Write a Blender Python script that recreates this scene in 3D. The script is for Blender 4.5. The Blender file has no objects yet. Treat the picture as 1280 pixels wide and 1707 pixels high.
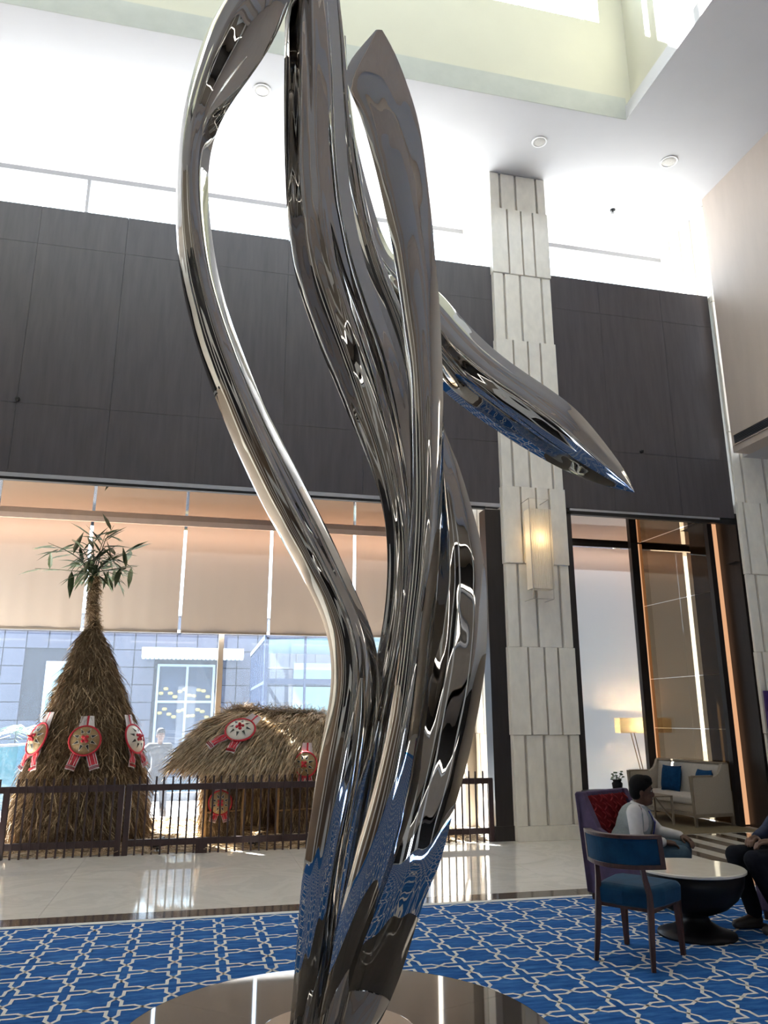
import bpy, math, random
import numpy as np
from mathutils import Vector, Matrix, Euler
random.seed(7)
rng = np.random.default_rng(7)
scene = bpy.context.scene
COL = scene.collection

# ------------------------------------------------------------------ camera
F_PX, CX, CY = 1282.0, 640.0, 853.5
YAW, PITCH, ROLL = math.radians(13.15), math.radians(15.0), math.radians(-0.05)
CAM = np.array([0.0, 0.0, 1.6])
FW = np.array([math.sin(YAW) * math.cos(PITCH), math.cos(YAW) * math.cos(PITCH), math.sin(PITCH)])
RT = np.array([math.cos(YAW), -math.sin(YAW), 0.0])
UP = np.cross(RT, FW)
RT, UP = (math.cos(ROLL) * RT + math.sin(ROLL) * UP, -math.sin(ROLL) * RT + math.cos(ROLL) * UP)
cam_data = bpy.data.cameras.new('camera')
cam_data.sensor_width = 36.0
cam_data.lens = F_PX / 1707.0 * 36.0
cam_data.clip_end = 300
cam = bpy.data.objects.new('camera', cam_data)
cam.matrix_world = Matrix(((RT[0], UP[0], -FW[0], CAM[0]), (RT[1], UP[1], -FW[1], CAM[1]),
                           (RT[2], UP[2], -FW[2], CAM[2]), (0, 0, 0, 1)))
COL.objects.link(cam)
scene.camera = cam

# ------------------------------------------------------------------ sky, sun, exposure
world = bpy.data.worlds.new('hazy_sky')
scene.world = world
world.use_nodes = True
wn = world.node_tree.nodes
bgn = wn['Background']
bgn.inputs[0].default_value = (0.80, 0.90, 1.0, 1)
bgn.inputs[1].default_value = 4.2
sun_d = bpy.data.lights.new('sun', 'SUN')
sun_d.energy = 60.0
sun_d.angle = math.radians(0.8)
sun_d.color = (1.0, 0.95, 0.87)
sun = bpy.data.objects.new('sun', sun_d)
sun.rotation_euler = Vector((0.45, -0.54, -0.71)).to_track_quat('-Z', 'Y').to_euler()
sun.location = (-6, 20, 20)
COL.objects.link(sun)
vs = scene.view_settings
vs.view_transform = 'Standard'
vs.look = 'None'
vs.exposure = 1.08
vs.gamma = 1.0
vs.use_curve_mapping = False
scene.cycles.max_bounces = 10
scene.cycles.diffuse_bounces = 5
scene.cycles.glossy_bounces = 5
scene.cycles.transparent_max_bounces = 12
scene.cycles.sample_clamp_indirect = 8.0
scene.cycles.caustics_reflective = False
scene.cycles.caustics_refractive = False

# ------------------------------------------------------------------ helpers
def ray(px, py):
    return (px - CX) / F_PX * RT - (py - CY) / F_PX * UP + FW
def at_y(px, py, Y):
    d = ray(px, py); return CAM + d * (Y / d[1])
def at_z(px, py, z):
    d = ray(px, py); return CAM + d * ((z - CAM[2]) / d[2])
HEAD = np.array([math.sin(YAW), math.cos(YAW), 0.0])
def at_d(px, py, dist):            # point of a pixel ray at a horizontal distance along the heading
    d = ray(px, py); return CAM + d * (dist / d.dot(HEAD))

class MB:
    def __init__(s):
        s.v = []; s.f = []; s.m = []
    def add(s, vs_, fs, mi=0):
        o = len(s.v)
        s.v.extend([tuple(map(float, p)) for p in vs_])
        for f in fs:
            s.f.append(tuple(i + o for i in f)); s.m.append(mi)
        return s
    def box(s, x0, x1, y0, y1, z0, z1, mi=0):
        v = [(x0, y0, z0), (x1, y0, z0), (x1, y1, z0), (x0, y1, z0), (x0, y0, z1), (x1, y0, z1), (x1, y1, z1), (x0, y1, z1)]
        return s.add(v, [(3, 2, 1, 0), (4, 5, 6, 7), (0, 1, 5, 4), (1, 2, 6, 5), (2, 3, 7, 6), (3, 0, 4, 7)], mi)
    def bar(s, a, b, w, h, up=(0, 0, 1), mi=0, w2=None, h2=None):     # rectangular bar from a to b
        a = np.array(a, float); b = np.array(b, float)
        t = b - a; t /= np.linalg.norm(t)
        u = np.array(up, float)
        if abs(t.dot(u)) > 0.98: u = np.array([0, 1, 0.0]) if abs(t[1]) < 0.9 else np.array([1.0, 0, 0])
        sd = np.cross(t, u); sd /= np.linalg.norm(sd); n = np.cross(sd, t)
        w2 = w if w2 is None else w2; h2 = h if h2 is None else h2
        v = []
        for p, ww, hh in ((a, w, h), (b, w2, h2)):
            for i, j in ((-1, -1), (1, -1), (1, 1), (-1, 1)):
                v.append(p + sd * i * ww / 2 + n * j * hh / 2)
        return s.add(v, [(0, 1, 2, 3), (7, 6, 5, 4), (4, 5, 1, 0), (5, 6, 2, 1), (6, 7, 3, 2), (7, 4, 0, 3)], mi)
    def rings(s, rs, cap=True, closed=True, mi=0):
        n = len(rs[0]); v = [p for r in rs for p in r]; f = []
        for i in range(len(rs) - 1):
            for j in range(n if closed else n - 1):
                k = (j + 1) % n
                f.append((i * n + j, i * n + k, (i + 1) * n + k, (i + 1) * n + j))
        if cap:
            f.append(tuple(range(n - 1, -1, -1))); f.append(tuple((len(rs) - 1) * n + j for j in range(n)))
        return s.add(v, f, mi)
    def tube(s, pts, rad, n=10, cap=True, flat=1.0, mi=0, up=None):
        pts = [np.array(p, float) for p in pts]
        if not hasattr(rad, '__len__'): rad = [rad] * len(pts)
        rs = []; ref = None
        for i, p in enumerate(pts):
            t = pts[min(i + 1, len(pts) - 1)] - pts[max(i - 1, 0)]
            t = t / (np.linalg.norm(t) + 1e-12)
            if ref is None:
                ref = np.array(up, float) if up is not None else np.array([0, 0, 1.0])
                if abs(t.dot(ref)) > 0.9: ref = np.array([1.0, 0, 0])
            a = ref - t * t.dot(ref); a /= np.linalg.norm(a) + 1e-12
            ref = a; b = np.cross(t, a)
            rs.append([p + rad[i] * (math.cos(q) * a * flat + math.sin(q) * b) for q in [2 * math.pi * k / n for k in range(n)]])
        return s.rings(rs, cap, True, mi)
    def lathe(s, prof, c=(0, 0, 0), n=32, cap=True, mi=0):
        rs = [[(c[0] + r * math.cos(2 * math.pi * k / n), c[1] + r * math.sin(2 * math.pi * k / n), c[2] + z) for k in range(n)] for r, z in prof]
        return s.rings(rs, cap, True, mi)
    def prism(s, poly, axis, a, b, mi=0):         # extrude a 2D polygon along an axis
        def P(p, t):
            return {'x': (t, p[0], p[1]), 'y': (p[0], t, p[1]), 'z': (p[0], p[1], t)}[axis]
        n = len(poly)
        v = [P(p, a) for p in poly] + [P(p, b) for p in poly]
        f = [tuple(range(n - 1, -1, -1)), tuple(range(n, 2 * n))] + [(i, (i + 1) % n, n + (i + 1) % n, n + i) for i in range(n)]
        return s.add(v, f, mi)
    def ell(s, c, r, n=14, m=9, mi=0, R=None):
        rs = []
        for i in range(1, m):
            th = math.pi * i / m - math.pi / 2
            rs.append([(r[0] * math.cos(th) * math.cos(2 * math.pi * k / n), r[1] * math.cos(th) * math.sin(2 * math.pi * k / n), r[2] * math.sin(th)) for k in range(n)])
        if R is not None: rs = [[tuple(R @ Vector(p)) for p in q] for q in rs]
        rs = [[(p[0] + c[0], p[1] + c[1], p[2] + c[2]) for p in q] for q in rs]
        return s.rings(rs, True, True, mi)
    def build(s, name, mat, parent=None, org=None, smooth=False, bevel=0.0, seg=2):
        me = bpy.data.meshes.new(name)
        v = np.array(s.v, float)
        if org is not None: v = v - np.array(org, float)
        me.from_pydata(v.tolist(), [], s.f)
        mats = mat if isinstance(mat, (list, tuple)) else [mat]
        for m in mats: me.materials.append(MAT[m])
        if len(mats) > 1: me.polygons.foreach_set('material_index', s.m)
        if smooth: me.polygons.foreach_set('use_smooth', [True] * len(me.polygons))
        me.update()
        o = bpy.data.objects.new(name, me)
        COL.objects.link(o)
        if parent is not None: o.parent = parent
        elif org is not None: o.location = org
        if bevel:
            b = o.modifiers.new('bevel', 'BEVEL'); b.width = bevel; b.segments = seg; b.limit_method = 'ANGLE'; b.angle_limit = math.radians(40)
            b.harden_normals = False
        return o

def thing(name, label, cat, loc=(0, 0, 0), rz=0.0, group=None):
    o = bpy.data.objects.new(name, None)
    o.empty_display_size = 0.2
    COL.objects.link(o)
    o.location = loc; o.rotation_euler = (0, 0, rz)
    tag(o, label, cat, group)
    return o
def tag(o, label, cat, group=None):
    o['label'] = label; o['category'] = cat
    if group: o['group'] = group
    return o
def struct(o, label=None, cat=None):
    o['kind'] = 'structure'
    if label: o['label'] = label
    if cat: o['category'] = cat
    return o
def inst(src, parent, loc, rot=(0, 0, 0), scale=(1, 1, 1), name=None):
    o = src.copy(); COL.objects.link(o)
    o.parent = parent; o.location = loc; o.rotation_euler = rot; o.scale = scale
    return o

# ------------------------------------------------------------------ materials
MAT = {}
def newmat(name):
    m = bpy.data.materials.new(name); m.use_nodes = True
    MAT[name] = m
    nt = m.node_tree
    return m, nt, nt.nodes['Principled BSDF']
def setp(b, **k):
    names = dict(col='Base Color', rough='Roughness', metal='Metallic', spec='Specular IOR Level', em='Emission Color', es='Emission Strength',
                 trans='Transmission Weight', coat='Coat Weight', sheen='Sheen Weight', alpha='Alpha', ior='IOR', crough='Coat Roughness', sub='Subsurface Weight')
    for a, val in k.items():
        if a in ('col', 'em') and len(val) == 3: val = (*val, 1)
        b.inputs[names[a]].default_value = val
def ramp(nt, fac, stops):
    r = nt.nodes.new('ShaderNodeValToRGB')
    el = r.color_ramp.elements
    while len(el) < len(stops): el.new(0.5)
    for e, (p, c) in zip(el, stops):
        e.position = p; e.color = (*c, 1) if len(c) == 3 else c
    nt.links.new(fac, r.inputs[0])
    return r.outputs[0]
def coords(nt, scale=(1, 1, 1), rot=(0, 0, 0), kind='Object'):
    tc = nt.nodes.new('ShaderNodeTexCoord'); mp = nt.nodes.new('ShaderNodeMapping')
    mp.inputs['Scale'].default_value = scale; mp.inputs['Rotation'].default_value = rot
    nt.links.new(tc.outputs[kind], mp.inputs[0])
    return mp.outputs[0]
def noise(nt, vec, scale=5, detail=4, rough=0.55, dist=0.0):
    n = nt.nodes.new('ShaderNodeTexNoise')
    n.inputs['Scale'].default_value = scale; n.inputs['Detail'].default_value = detail
    n.inputs['Roughness'].default_value = rough; n.inputs['Distortion'].default_value = dist
    nt.links.new(vec, n.inputs['Vector'])
    return n.outputs['Fac']
def bump(nt, b, h, strength=0.2, dist=0.01):
    n = nt.nodes.new('ShaderNodeBump'); n.inputs['Strength'].default_value = strength; n.inputs['Distance'].default_value = dist
    nt.links.new(h, n.inputs['Height']); nt.links.new(n.outputs[0], b.inputs['Normal'])
def plain(name, col, rough=0.5, var=0.12, scale=6, stretch=(1, 1, 1), bmp=0.0, bscale=None, **k):
    m, nt, b = newmat(name)
    setp(b, rough=rough, **k)
    vec = coords(nt, stretch)
    nf = noise(nt, vec, scale, 5)
    c0 = tuple(max(0, c * (1 - var)) for c in col); c1 = tuple(min(1, c * (1 + var)) for c in col)
    nt.links.new(ramp(nt, nf, [(0.3, c0), (0.7, c1)]), b.inputs['Base Color'])
    if bmp: bump(nt, b, noise(nt, vec, bscale or scale * 4, 4), bmp, 0.01)
    return m
def emit(name, col, strength):
    m, nt, b = newmat(name)
    setp(b, col=(0, 0, 0), em=col, es=strength)
    return m

plain('wall_wood', (0.078, 0.068, 0.074), 0.42, 0.16, 5, (2.2, 2.2, 0.25), 0.05, 30)
plain('frame_wood', (0.022, 0.017, 0.016), 0.35, 0.2, 8, (3, 3, 0.3))
plain('stone', (0.89, 0.845, 0.755), 0.55, 0.06, 9, (1, 1, 0.5), 0.06, 40)
plain('stone_groove', (0.55, 0.50, 0.44), 0.7, 0.08)
plain('ceiling_paint', (0.50, 0.495, 0.505), 0.8, 0.015, 2)
plain('cove_paint', (0.48, 0.465, 0.375), 0.8, 0.02, 2)
plain('lip_paint', (0.40, 0.41, 0.37), 0.8, 0.05, 4)
plain('beige_wall', (0.52, 0.44, 0.38), 0.6, 0.05, 4, (1, 1, 0.2), 0.03, 60)
plain('taupe_wall', (0.30, 0.245, 0.19), 0.55, 0.08, 3)
plain('dark_panel', (0.03, 0.026, 0.026), 0.25, 0.2, 4)
plain('rail_metal', (0.55, 0.56, 0.60), 0.35, 0.05, 4, metal=0.8)
plain('black_paint', (0.006, 0.006, 0.007), 0.4, 0.1)
plain('window_frame', (0.34, 0.30, 0.26), 0.45, 0.06, metal=0.3)
plain('white_frame', (0.8, 0.8, 0.8), 0.4, 0.03)
plain('speaker_grille', (0.52, 0.50, 0.47), 0.7, 0.1, 60)
plain('white_trim', (0.82, 0.81, 0.80), 0.5, 0.02)
plain('picket_wood', (0.042, 0.020, 0.020), 0.5, 0.25, 10, (4, 4, 0.5))
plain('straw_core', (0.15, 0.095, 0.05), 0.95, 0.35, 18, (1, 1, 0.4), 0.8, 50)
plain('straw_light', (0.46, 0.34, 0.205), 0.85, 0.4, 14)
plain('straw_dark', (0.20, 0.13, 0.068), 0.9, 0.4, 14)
plain('straw_pale', (0.74, 0.60, 0.42), 0.85, 0.3, 14)
plain('bamboo', (0.36, 0.22, 0.10), 0.7, 0.25, 10, (1, 1, 0.3))
plain('leaf_green', (0.055, 0.085, 0.035), 0.5, 0.35, 9)
plain('palm_green', (0.08, 0.17, 0.08), 0.5, 0.35, 7)
plain('shrub_green', (0.09, 0.17, 0.05), 0.6, 0.45, 7)
plain('red_cloth', (0.55, 0.03, 0.05), 0.8, 0.15, 20)
plain('white_cloth', (0.72, 0.66, 0.66), 0.85, 0.08, 20, bmp=0.2)
plain('gold_weave', (0.36, 0.25, 0.12), 0.6, 0.2, 40, bmp=0.3)
plain('motif_black', (0.02, 0.02, 0.018), 0.6, 0.1)
plain('motif_white', (0.8, 0.78, 0.7), 0.6, 0.05)
plain('chair_wood', (0.075, 0.030, 0.020), 0.35, 0.3, 9, (3, 3, 0.6))
plain('teal_velvet', (0.006, 0.048, 0.105), 0.85, 0.25, 10, bmp=0.1, sheen=0.08, spec=0.15)
plain('purple_velvet', (0.085, 0.06, 0.115), 0.85, 0.2, 10, bmp=0.1, sheen=0.1, spec=0.15)
plain('red_velvet', (0.16, 0.008, 0.012), 0.8, 0.25, 30, spec=0.2)
plain('red_emboss', (0.30, 0.02, 0.025), 0.6, 0.2, 30, spec=0.3)
plain('sofa_fabric', (0.46, 0.40, 0.32), 0.85, 0.06, 60, bmp=0.15)
plain('sofa_white', (0.66, 0.62, 0.56), 0.85, 0.05, 40, bmp=0.15)
plain('sofa_wood', (0.28, 0.23, 0.17), 0.5, 0.15, 9, (1, 1, 0.4))
plain('blue_cushion', (0.008, 0.06, 0.17), 0.9, 0.2, 20, bmp=0.2, spec=0.15)
plain('table_top', (0.72, 0.68, 0.60), 0.06, 0.05, 6)
plain('table_black', (0.006, 0.006, 0.008), 0.4, 0.2, 8, spec=0.2)
plain('brass_leg', (0.34, 0.24, 0.13), 0.35, 0.1, metal=0.8)
plain('steel_wire', (0.60, 0.55, 0.48), 0.3, 0.05, metal=0.9)
plain('skin', (0.105, 0.050, 0.031), 0.6, 0.10, 12)
plain('hair', (0.006, 0.005, 0.005), 0.8, 0.3, 60, bmp=0.6, spec=0.15)
plain('shirt_white', (0.62, 0.60, 0.60), 0.85, 0.06, 20, bmp=0.3, bscale=14)
plain('vest_grey', (0.30, 0.335, 0.345), 0.9, 0.08, 60, bmp=0.3, bscale=24)
plain('jeans', (0.055, 0.10, 0.14), 0.9, 0.25, 16, bmp=0.3, bscale=20)
plain('dark_trousers', (0.008, 0.009, 0.014), 0.9, 0.2, 16, bmp=0.3, bscale=20, spec=0.15)
plain('navy_shirt', (0.02, 0.03, 0.07), 0.85, 0.2, 16, bmp=0.3, bscale=20)
plain('uniform_grey', (0.014, 0.013, 0.018), 0.85, 0.2, 16, bmp=0.3, bscale=20)
plain('lanyard', (0.02, 0.04, 0.30), 0.6, 0.1)
plain('shoe_dark', (0.035, 0.028, 0.024), 0.45, 0.2, 16)
plain('shoe_light', (0.45, 0.42, 0.38), 0.5, 0.1, 16)
plain('eye_white', (0.7, 0.68, 0.66), 0.3, 0.02)
plain('lips', (0.13, 0.05, 0.045), 0.5, 0.1)
plain('roof_white', (0.30, 0.30, 0.31), 0.8, 0.03)
plain('pelmet_tan', (0.72, 0.56, 0.48), 0.35, 0.05)
plain('terrace_stone', (0.17, 0.17, 0.18), 0.7, 0.08, 3)
plain('facade_tile', (0.062, 0.060, 0.088), 0.3, 0.10, 1.2)
plain('facade_joint', (0.010, 0.010, 0.018), 0.8, 0.05)
plain('blue_steel', (0.020, 0.036, 0.085), 0.4, 0.05)
plain('door_frame', (0.30, 0.33, 0.37), 0.4, 0.05, metal=0.4)
plain('dark_interior', (0.022, 0.032, 0.062), 0.7, 0.2, 2)
plain('pale_curtain', (0.30, 0.42, 0.45), 0.8, 0.06, 6)
plain('gold_relief', (0.36, 0.26, 0.10), 0.4, 0.3, 14, metal=0.3)
plain('planter_grey', (0.16, 0.165, 0.18), 0.6, 0.1)
plain('rug_brown', (0.22, 0.175, 0.10), 0.95, 0.12, 30, bmp=0.3)
plain('stripe_white', (0.72, 0.68, 0.60), 0.08, 0.06, 4)
plain('stripe_brown', (0.105, 0.075, 0.055), 0.08, 0.15, 4)
plain('poster_purple', (0.06, 0.02, 0.16), 0.5, 0.1)
plain('poster_red', (0.42, 0.03, 0.06), 0.5, 0.1)
plain('poster_white', (0.75, 0.72, 0.72), 0.5, 0.05)
plain('door_wood', (0.16, 0.10, 0.06), 0.4, 0.2, 5, (2, 2, 0.3))

# cream polished marble with faint veins
def marble(name, c0, c1, rough):
    m, nt, b = newmat(name)
    vec = coords(nt, (1, 1, 1), kind='Generated') if False else coords(nt, (1, 1, 1))
    geo = nt.nodes.new('ShaderNodeNewGeometry')
    nf = noise(nt, geo.outputs['Position'], 1.3, 8, 0.62, 1.4)
    nt.links.new(ramp(nt, nf, [(0.28, c0), (0.5, c1), (0.56, tuple(c * 0.9 for c in c1)), (0.75, c1)]), b.inputs['Base Color'])
    setp(b, rough=rough, spec=0.6)
marble('marble_cream', (0.72, 0.67, 0.60), (0.84, 0.79, 0.72), 0.045)
marble('marble_dark', (0.085, 0.065, 0.055), (0.14, 0.11, 0.095), 0.08)
marble('granite', (0.055, 0.047, 0.040), (0.085, 0.072, 0.062), 0.035)

# mirror polished steel, slightly wavy from hand grinding
m, nt, b = newmat('mirror_steel')
setp(b, col=(0.50, 0.49, 0.475), rough=0.012, metal=1.0)
geo = nt.nodes.new('ShaderNodeNewGeometry')
mp = nt.nodes.new('ShaderNodeMapping'); mp.inputs['Scale'].default_value = (1, 1, 0.45)
nt.links.new(geo.outputs['Position'], mp.inputs[0])
nf = noise(nt, mp.outputs[0], 3.4, 1, 0.4, 0.5)
bump(nt, b, nf, 0.28, 0.035)

# blue carpet pile
m, nt, b = newmat('carpet_blue')
geo = nt.nodes.new('ShaderNodeNewGeometry')
mp = nt.nodes.new('ShaderNodeMapping'); mp.inputs['Scale'].default_value = (2, 9, 1)
nt.links.new(geo.outputs['Position'], mp.inputs[0])
nf = noise(nt, mp.outputs[0], 2.2, 6, 0.65)
nt.links.new(ramp(nt, nf, [(0.28, (0.014, 0.066, 0.235)), (0.52, (0.032, 0.130, 0.385)), (0.75, (0.075, 0.23, 0.54))]), b.inputs['Base Color'])
setp(b, rough=1.0, spec=0.05)
bump(nt, b, noise(nt, geo.outputs['Position'], 220, 2), 0.4, 0.004)
plain('carpet_white', (0.80, 0.78, 0.74), 1.0, 0.06, 40, bmp=0.3, spec=0.05)

# roller blind fabric: part of the daylight comes through
def blind(name, col, tcol, w):
    m, nt, b = newmat(name)
    setp(b, col=col, rough=0.9)
    tr = nt.nodes.new('ShaderNodeBsdfTranslucent'); tr.inputs[0].default_value = (*tcol, 1)
    mx = nt.nodes.new('ShaderNodeMixShader'); mx.inputs[0].default_value = w
    nt.links.new(b.outputs[0], mx.inputs[1]); nt.links.new(tr.outputs[0], mx.inputs[2])
    nt.links.new(mx.outputs[0], nt.nodes['Material Output'].inputs[0])
blind('blind_beige', (0.53, 0.46, 0.405), (0.52, 0.46, 0.42), 0.0115)
blind('blind_pale', (0.58, 0.56, 0.56), (0.55, 0.60, 0.68), 0.025)
blind('lamp_fabric', (0.84, 0.80, 0.72), (0.9, 0.78, 0.58), 0.24)

# window pane: see-through, glossy, with a bluish scatter added as glare haze
def pane(name, tint, haze, gloss=0.06):
    m, nt, b = newmat(name)
    nt.nodes.remove(b)
    t = nt.nodes.new('ShaderNodeBsdfTransparent'); t.inputs[0].default_value = (*tint, 1)
    g = nt.nodes.new('ShaderNodeBsdfGlossy'); g.inputs['Roughness'].default_value = 0.02
    d = nt.nodes.new('ShaderNodeBsdfTranslucent'); d.inputs[0].default_value = (0.75, 0.85, 1.0, 1)
    fr = nt.nodes.new('ShaderNodeFresnel'); fr.inputs[0].default_value = 1.5
    m1 = nt.nodes.new('ShaderNodeMixShader'); m2 = nt.nodes.new('ShaderNodeMixShader')
    gm = nt.nodes.new('ShaderNodeNewGeometry'); sb = nt.nodes.new('ShaderNodeMath'); sb.operation = 'SUBTRACT'; sb.use_clamp = True
    nt.links.new(fr.outputs[0], sb.inputs[0]); nt.links.new(gm.outputs['Backfacing'], sb.inputs[1]); nt.links.new(sb.outputs[0], m1.inputs[0])
    nt.links.new(t.outputs[0], m1.inputs[1]); nt.links.new(g.outputs[0], m1.inputs[2])
    m2.inputs[0].default_value = haze
    nt.links.new(m1.outputs[0], m2.inputs[1]); nt.links.new(d.outputs[0], m2.inputs[2])
    nt.links.new(m2.outputs[0], nt.nodes['Material Output'].inputs[0])
pane('glass_clear', (0.93, 0.96, 0.97), 0.01)
pane('glass_hazy', (0.90, 0.945, 0.99), 0.008)
pane('glass_bronze', (0.52, 0.45, 0.36), 0.0)
m, nt, b = newmat('soap_film')
nt.nodes.remove(b)
t = nt.nodes.new('ShaderNodeBsdfTransparent'); d = nt.nodes.new('ShaderNodeBsdfTranslucent'); mx = nt.nodes.new('ShaderNodeMixShader')
mx.inputs[0].default_value = 0.05
nt.links.new(t.outputs[0], mx.inputs[1]); nt.links.new(d.outputs[0], mx.inputs[2]); nt.links.new(mx.outputs[0], nt.nodes['Material Output'].inputs[0])
m, nt, b = newmat('bronze_gloss'); setp(b, col=(0.56, 0.47, 0.39), rough=0.03, metal=1.0)
m, nt, b = newmat('pool_water'); setp(b, col=(0.012, 0.13, 0.18), rough=0.03, spec=0.5)
geo = nt.nodes.new('ShaderNodeNewGeometry'); bump(nt, b, noise(nt, geo.outputs['Position'], 5, 3), 0.15, 0.05)
emit('led_warm', (1.0, 0.52, 0.27), 0.38)
emit('led_cove', (1.0, 0.66, 0.46), 8.0)
emit('bulb', (1.0, 0.76, 0.40), 9.0)
emit('lamp_glow', (1.0, 0.70, 0.40), 10.0)
emit('reflection_glow', (1.0, 0.93, 0.82), 2.2)  # glow added behind the viewer to put bright streaks in the steel
# ================================================================== SETTING
YW = 10.46      # face of the dark panelled wall
YB = 13.50      # blinds of the recessed bays
ZC = 10.52      # main ceiling
ZS = 4.85       # glossy soffit of the bays
# ---- floor
fl = struct(MB().box(-8.2, 13.2, -8.2, 13.9, -0.15, -0.012).build('floor', 'marble_cream'))
gap = 0.0012
x = -7.2
while x < 8.4:
    for y0, y1 in ((7.50, 8.48), (8.48, 9.46), (9.46, 10.44), (10.44, 11.42)):
        xa, xb = x, x + 1.2
        if xb > 5.3 and y1 < 10.5: xb = min(xb, 5.3)
        if xb - xa > 0.05:
            MB().box(xa + gap, xb - gap, y0 + gap, y1 - gap, -0.012, 0.0).build('marble_tile', 'marble_cream', fl)
    MB().box(x + gap, x + 1.2 - gap, 7.24, 7.50 - gap, -0.012, 0.0).build('border_tile', 'marble_dark', fl)
    x += 1.2
for i in range(18):
    xa = 5.3 + i * 0.205
    MB().box(xa + gap, xa + 0.205 - gap, 7.50, 10.44, -0.012, 0.0).build('stripe_tile', 'stripe_brown' if i % 2 else 'stripe_white', fl)
MB().box(-8.2, 13.2, 11.42, 13.9, -0.012, 0.0).build('bay_floor', 'marble_cream', fl)

# ---- dark panelled wall above the bays
wb = struct(MB().box(-8.2, 4.3, YW + 0.025, YW + 0.12, 4.66, 8.74).box(5.2, 8.3, YW + 0.025, YW + 0.12, 4.66, 8.74).build('wall_back', 'black_paint'))
xs = [-7.36, -6.18, -4.99, -3.81, -2.62, -1.43, -0.24, 0.945, 2.13, 3.31, 4.25]
zs = [4.72, 5.70, 8.14, 8.75]
for seq in (xs, [5.24, 6.16, 7.33, 8.28]):
    for a, b_ in zip(seq[:-1], seq[1:]):
        for c, d in zip(zs[:-1], zs[1:]):
            MB().box(a + 0.002, b_ - 0.002, YW, YW + 0.025, c + 0.002, d - 0.002).build('wall_panel', 'wall_wood', wb)
MB().box(-8.2, 4.25, YW - 0.01, YW + 0.03, 4.66, 4.715).build('metal_trim', 'rail_metal', wb)
MB().box(5.38, 8.0, YW - 0.004, YW + 0.03, 4.68, 4.715).build('metal_trim', 'rail_metal', wb)
MB().box(-8.2, 4.0, YW, YW + 0.08, 4.625, 4.66).box(5.24, 8.28, YW, YW + 0.08, 4.625, 4.68).build('beam_underside', 'black_paint', wb)
# small wall sensors
for px, py in ((30, 666), (1069, 753)):
    p = at_y(px, py, YW)
    q = MB().lathe([(0.03, 0), (0.03, 0.03), (0.016, 0.05)], n=14).build('wall_sensor', 'black_paint')
    q.location = (p[0], YW, p[2]); q.rotation_euler = (math.pi / 2, 0, 0)
    tag(q, 'tiny dark sensor on the panelled wall at the left edge' if px < 500 else 'tiny dark sensor on the panelled wall above the seating niche', 'sensor')

# ---- stone clad column and pilaster
def clad(root, x0, x1, yf, zrows, a_rows, side=True, yback=11.9, org=(0, 0, 0)):
    W = x1 - x0
    for i, (c, d) in enumerate(zip(zrows[:-1], zrows[1:])):
        A = a_rows[i % 2]
        proud = 0.02 if i % 2 else 0.0
        cuts = [0.0] + A + [1.0]
        e = -0.012 if i % 2 else 0.0
        for j in range(4):
            xa = x0 + e + cuts[j] * W + (0.02 if j else 0); xb = x0 - e * 0 + cuts[j + 1] * W - (0.02 if j < 3 else 0) + (0.012 if (j == 3 and i % 2) else 0)
            MB().box(xa, xb, yf - proud, yf + 0.05, c + 0.003, d - 0.003).build('stone_panel', 'stone', root, org, bevel=0.004, seg=1)
        if side:
            ys = [yf + 0.06, yf + 0.36, yf + 0.66, yf + 1.0, yf + 1.35, yback]
            for ya, yb_ in zip(ys[:-1], ys[1:]):
                sh = 0.12 if i % 2 else 0.0
                MB().box(x0 - 0.004 - proud * 0.6, x0 + 0.04, ya + (sh if ya > ys[0] else 0), yb_ - 0.035 + (sh if yb_ < yback else 0), c + 0.003, d - 0.003).build('stone_panel', 'stone', root, org)
rowsA = [[0.18, 0.46, 0.84], [0.285, 0.535, 0.75]]
zr = [0.19, 1.37, 2.58, 3.79, 4.97, 6.18, 7.41, 8.60, 9.82, 10.515]
colm = thing('stone_column', 'pale limestone column of staggered vertical slabs with a wall lamp', 'column', (4.745, 10.9, 0))
MB().box(4.275, 5.215, 10.40, 11.85, 0.0, 10.515).build('core', 'stone_groove', colm, colm.location)
MB().box(4.25, 5.24, 10.35, 11.9, 0.0, 0.19).build('plinth', 'stone', colm, colm.location, bevel=0.006)
clad(colm, 4.25, 5.24, 10.36, zr, rowsA, True, 11.9, colm.location)
pil = thing('stone_pilaster', 'pale limestone pilaster at the right edge of the dark wall', 'pilaster', (8.9, 10.9, 0))
MB().box(8.38, 9.66, 10.40, 11.85, 0.0, 10.515).build('core', 'stone_groove', pil, pil.location)
MB().box(8.36, 9.68, 10.35, 11.9, 0.0, 0.19).build('plinth', 'stone', pil, pil.location, bevel=0.006)
clad(pil, 8.285, 9.68, 10.36, zr, [[0.12, 0.42, 0.72], [0.07, 0.30, 0.62]], False, 11.9, pil.location)
for i, (c, d) in enumerate(zip([8.75, 9.82], [9.82, 10.515])):
    for k in range(4):
        MB().box(8.33, 8.38, 10.46 + k * 0.33, 10.75 + k * 0.33, c, d).build('stone_panel', 'stone', pil, pil.location)

# ---- dark jambs of the bays
struct(MB().box(3.99, 4.25, YW, YW + 0.25, 0.0, 4.62).box(3.97, 4.262, YW - 0.012, YW + 0.25, 0.0, 0.19).build('trim_1', 'frame_wood'))
struct(MB().box(5.235, 5.385, YW, YW + 0.35, 0.0, 4.66).build('trim_2', 'frame_wood'))
struct(MB().box(8.28, 8.36, YW, 10.95, 0.0, 4.80).box(8.18, 8.285, YW + 0.001, YW + 0.22, 4.0, 4.01).build('trim_3', 'frame_wood'))
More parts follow.
